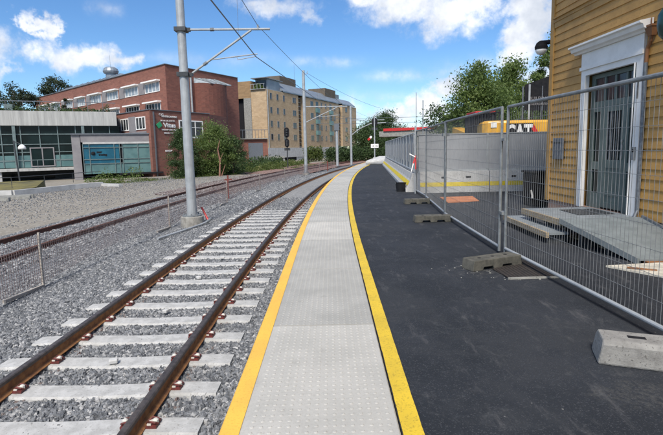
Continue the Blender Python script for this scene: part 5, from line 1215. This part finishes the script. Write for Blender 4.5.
tree(15.7, 33, -.1, 9.2, 1.5, 'tall green tree beside the ochre house corner lamp', 'leaf_mid', 16000, 70, .10, .1, .3, 'broadleaf_tree', G1)
tree(7.6, 29, -.1, 4.3, 1.9, 'low dark green bushy tree at the left foot of the pointed tree', 'leaf_dark', 8000, 46, .09, .02, .2, 'broadleaf_tree', G1)
tree(14.0, 27.0, -.1, 5.5, 1.9, 'round green tree right behind the excavator and black banner', 'leaf_mid', 10000, 50, .09, .05, .3, 'broadleaf_tree', G1)
G2 = 'bushy trees before the red brick wing'
tree(-12.9, 40.5, -.8, 4.2, 1.35, 'dense dark green bushy tree behind the nearest mast, left of the birch stem', 'leaf_dark', 15000, 70, .07, .0, .45, 'bushy_tree', G2, cl=.34)
tree(-10.7, 42.5, -.8, 5.2, 1.75, 'dense dark green bushy tree with a pale bare stem before the red stair tower', 'leaf_mid', 22000, 90, .075, .0, .5, 'bushy_tree', G2, cl=.34)
tree(-9.2, 43.5, -.8, 3.6, 1.4, 'small dark green bush right of the larger bushy tree', 'leaf_dark', 8000, 40, .075, .0, .2, 'bushy_tree', G2, cl=.34)
b = MB(); b.tube([(-9.85, 40.8, -.8), (-9.75, 40.8, .6), (-9.9, 40.8, 1.6), (-9.7, 40.8, 2.4)], .09, 6, r1=.03); b.tube([(-9.8, 40.8, .6), (-9.45, 40.8, 1.3)], .04, 5, r1=.02); b.tube([(-9.7, 40.8, -.8), (-9.3, 40.8, .3)], .05, 5, r1=.02)
tag(b.build('bare_stem', noisy('reddish_bare_bark', (.30,.16,.11), (.2,.1,.07), 6, .9)), 'reddish bare dead stem before the dark bushy tree', 'stem')
G3 = 'pines behind the pavilion'
tree(-47.5, 71, -1, 13.0, 2.9, 'pine with an open flat crown at the far left', 'leaf_pine', 5000, 26, .16, .62, .1, 'pine_tree', G3, cl=.34, hollow=.5)
tree(-46.0, 70, -1, 9.6, 3.0, 'dark low pine beneath the open crowned pine at the far left', 'leaf_pine', 5500, 30, .16, .45, .1, 'pine_tree', G3, cl=.32)
tree(-41.5, 70, -1, 9.6, 2.2, 'dark pine left of the red brick roof edge', 'leaf_pine', 4500, 26, .15, .4, .3, 'pine_tree', G3, cl=.32)
tree(-39.3, 70, -1, 10.8, 1.2, 'narrow spiky spruce just left of the red brick roof edge', 'leaf_pine', 2500, 24, .14, .4, .8, 'spruce_tree', G3)
tree(-57.0, 99, -1, 18.3, 3.4, 'round crowned pine rising behind the red brick roof', 'leaf_pine', 5000, 26, .2, .62, .1, 'pine_tree', G3, cl=.34)
tree(-50.5, 70, -1, 9.4, 2.8, 'pine cut by the left edge of the photo', 'leaf_pine', 4000, 26, .16, .4, .2, 'pine_tree', G3, cl=.32)
G4 = 'dark trees beyond the end of the platform'
for i, (x_, y_, h_, r_, lab) in enumerate(((9.6, 104, 8.6, 3.6, 'dark tree with a low crown right of the beige block'), (13.2, 108, 11.8, 2.6, 'tallest dark tree above the red bridge parapet'), (11.2, 106, 9.6, 3.0, 'dark tree left of the tallest one above the bridge'), (17.0, 112, 8.6, 3.4, 'dark tree right of the tallest one above the bridge'), (7.6, 100, 7.0, 3.2, 'dark tree touching the end of the beige block'), (22.5, 116, 6.5, 4.0, 'low dark tree near the right end of the red parapet'))):
    tree(x_, y_, -1, h_, r_, lab, 'leaf_dark', 9000, 60, .19, .06, .35, 'broadleaf_tree', G4, cl=.42, hollow=.2)
# hedges
def hedge(name, label, pts, h, wd, n, mat, leaf=.14, cat='hedge', group=None):
    root = thing(name, label, cat, (*pts[0], -1), group); out = []
    seg = [(Vector((*pts[i], 0)), Vector((*pts[i + 1], 0))) for i in range(len(pts) - 1)]; tot = sum((b_ - a_).length for a_, b_ in seg)
    for a_, b_ in seg:
        k = int(n * (b_ - a_).length / tot); t = rng.uniform(0, 1, k); nn = np.array([-(b_ - a_).y, (b_ - a_).x]) / (b_ - a_).length
        hh = h * (.75 + .25 * np.sin(t * 23) * np.sin(t * 57 + 1)); o_ = rng.normal(0, .35, k) * wd; z_ = -1 + hh * np.sqrt(rng.uniform(0, 1, k))
        out.append(np.stack([a_.x + (b_.x - a_.x) * t + nn[0] * o_, a_.y + (b_.y - a_.y) * t + nn[1] * o_, z_], 1))
    leaves('foliage', np.vstack(out), leaf, mat, root)
    b = MB()
    for a_, b_ in seg:
        for t in np.arange(.05, 1, .1): c = a_.lerp(b_, t); b.tube([(c.x, c.y, -1.1), (c.x + .1, c.y, -1 + h * .7)], .04, 5)
    b.build('stems', 'bark', root)
hedge('hedge', 'long dark green hedge below the beige block and far trees', [(-.5, 74), (5, 80), (11.5, 82)], 2.9, 1.4, 15000, 'leaf_dark', .15)
hedge('hedge', 'rounded green bush against the white plinth of the beige block', [(-4.6, 84), (-1.5, 86)], 3.1, 1.0, 4000, 'leaf_lime', .15)
hedge('hedge', 'green planting on the roof terrace rail of the glass pavilion', [(-36, 41), (-22.5, 48)], 7.5, .3, 1, 'leaf_dark', .1) if False else None
def weeds(name, pts, h, wd, n, mat, z=-.85, leaf=.12, kindlabel='stuff'):
    out = []; seg = [(np.array(pts[i]), np.array(pts[i + 1])) for i in range(len(pts) - 1)]; tot = sum(np.linalg.norm(b_ - a_) for a_, b_ in seg)
    for a_, b_ in seg:
        k = int(n * np.linalg.norm(b_ - a_) / tot); t = rng.uniform(0, 1, k); d_ = b_ - a_; nn = np.array([-d_[1], d_[0]]) / np.linalg.norm(d_); s_ = rng.uniform(-.5, .5, k) * wd
        P_ = a_[None] + d_[None] * t[:, None] + nn[None] * s_[:, None]
        hh = h * (.35 + .65 * np.clip(np.sin(P_[:, 0] * 1.9) * np.cos(P_[:, 1] * 1.3) + .3, 0, 1)); out.append(np.column_stack([P_, z + hh * rng.uniform(0, 1, k) ** 1.4]))
    o = leaves(name, np.vstack(out), leaf, mat); return tag(o, kind='stuff')
weeds('weeds', [(-13, 41.5), (-11, 44), (-8, 52), (-7.2, 60), (-4.5, 72)], 1.0, 3.2, 26000, 'leaf_lime', -.95, .10)
weeds('grass_verge', [(-18, 35.5), (-14.5, 38.5), (-10, 43), (-6.8, 51), (-3.5, 60), (0, 70)], .35, 2.2, 24000, 'leaf_lime', -.95, .07)
weeds('undergrowth', [(-14, 42), (-10.5, 48), (-9.2, 58), (-8, 68)], 1.7, 3.0, 15000, 'leaf_dark', -.95, .12)
weeds('tall_weeds', [(-20.6, 38.5), (-17, 41.5)], 1.3, 1.2, 1300, 'leaf_mid', -1.0, .08)
weeds('roof_plants', [(-32.5, 43.2), (-22.6, 48.2)], .9, .8, 2500, 'leaf_dark', 5.6, .10)
weeds('terrace_plants', [(-13.0, 93.5), (-17.0, 95.3)], 1.3, .8, 1200, 'leaf_mid', 13.4, .14)
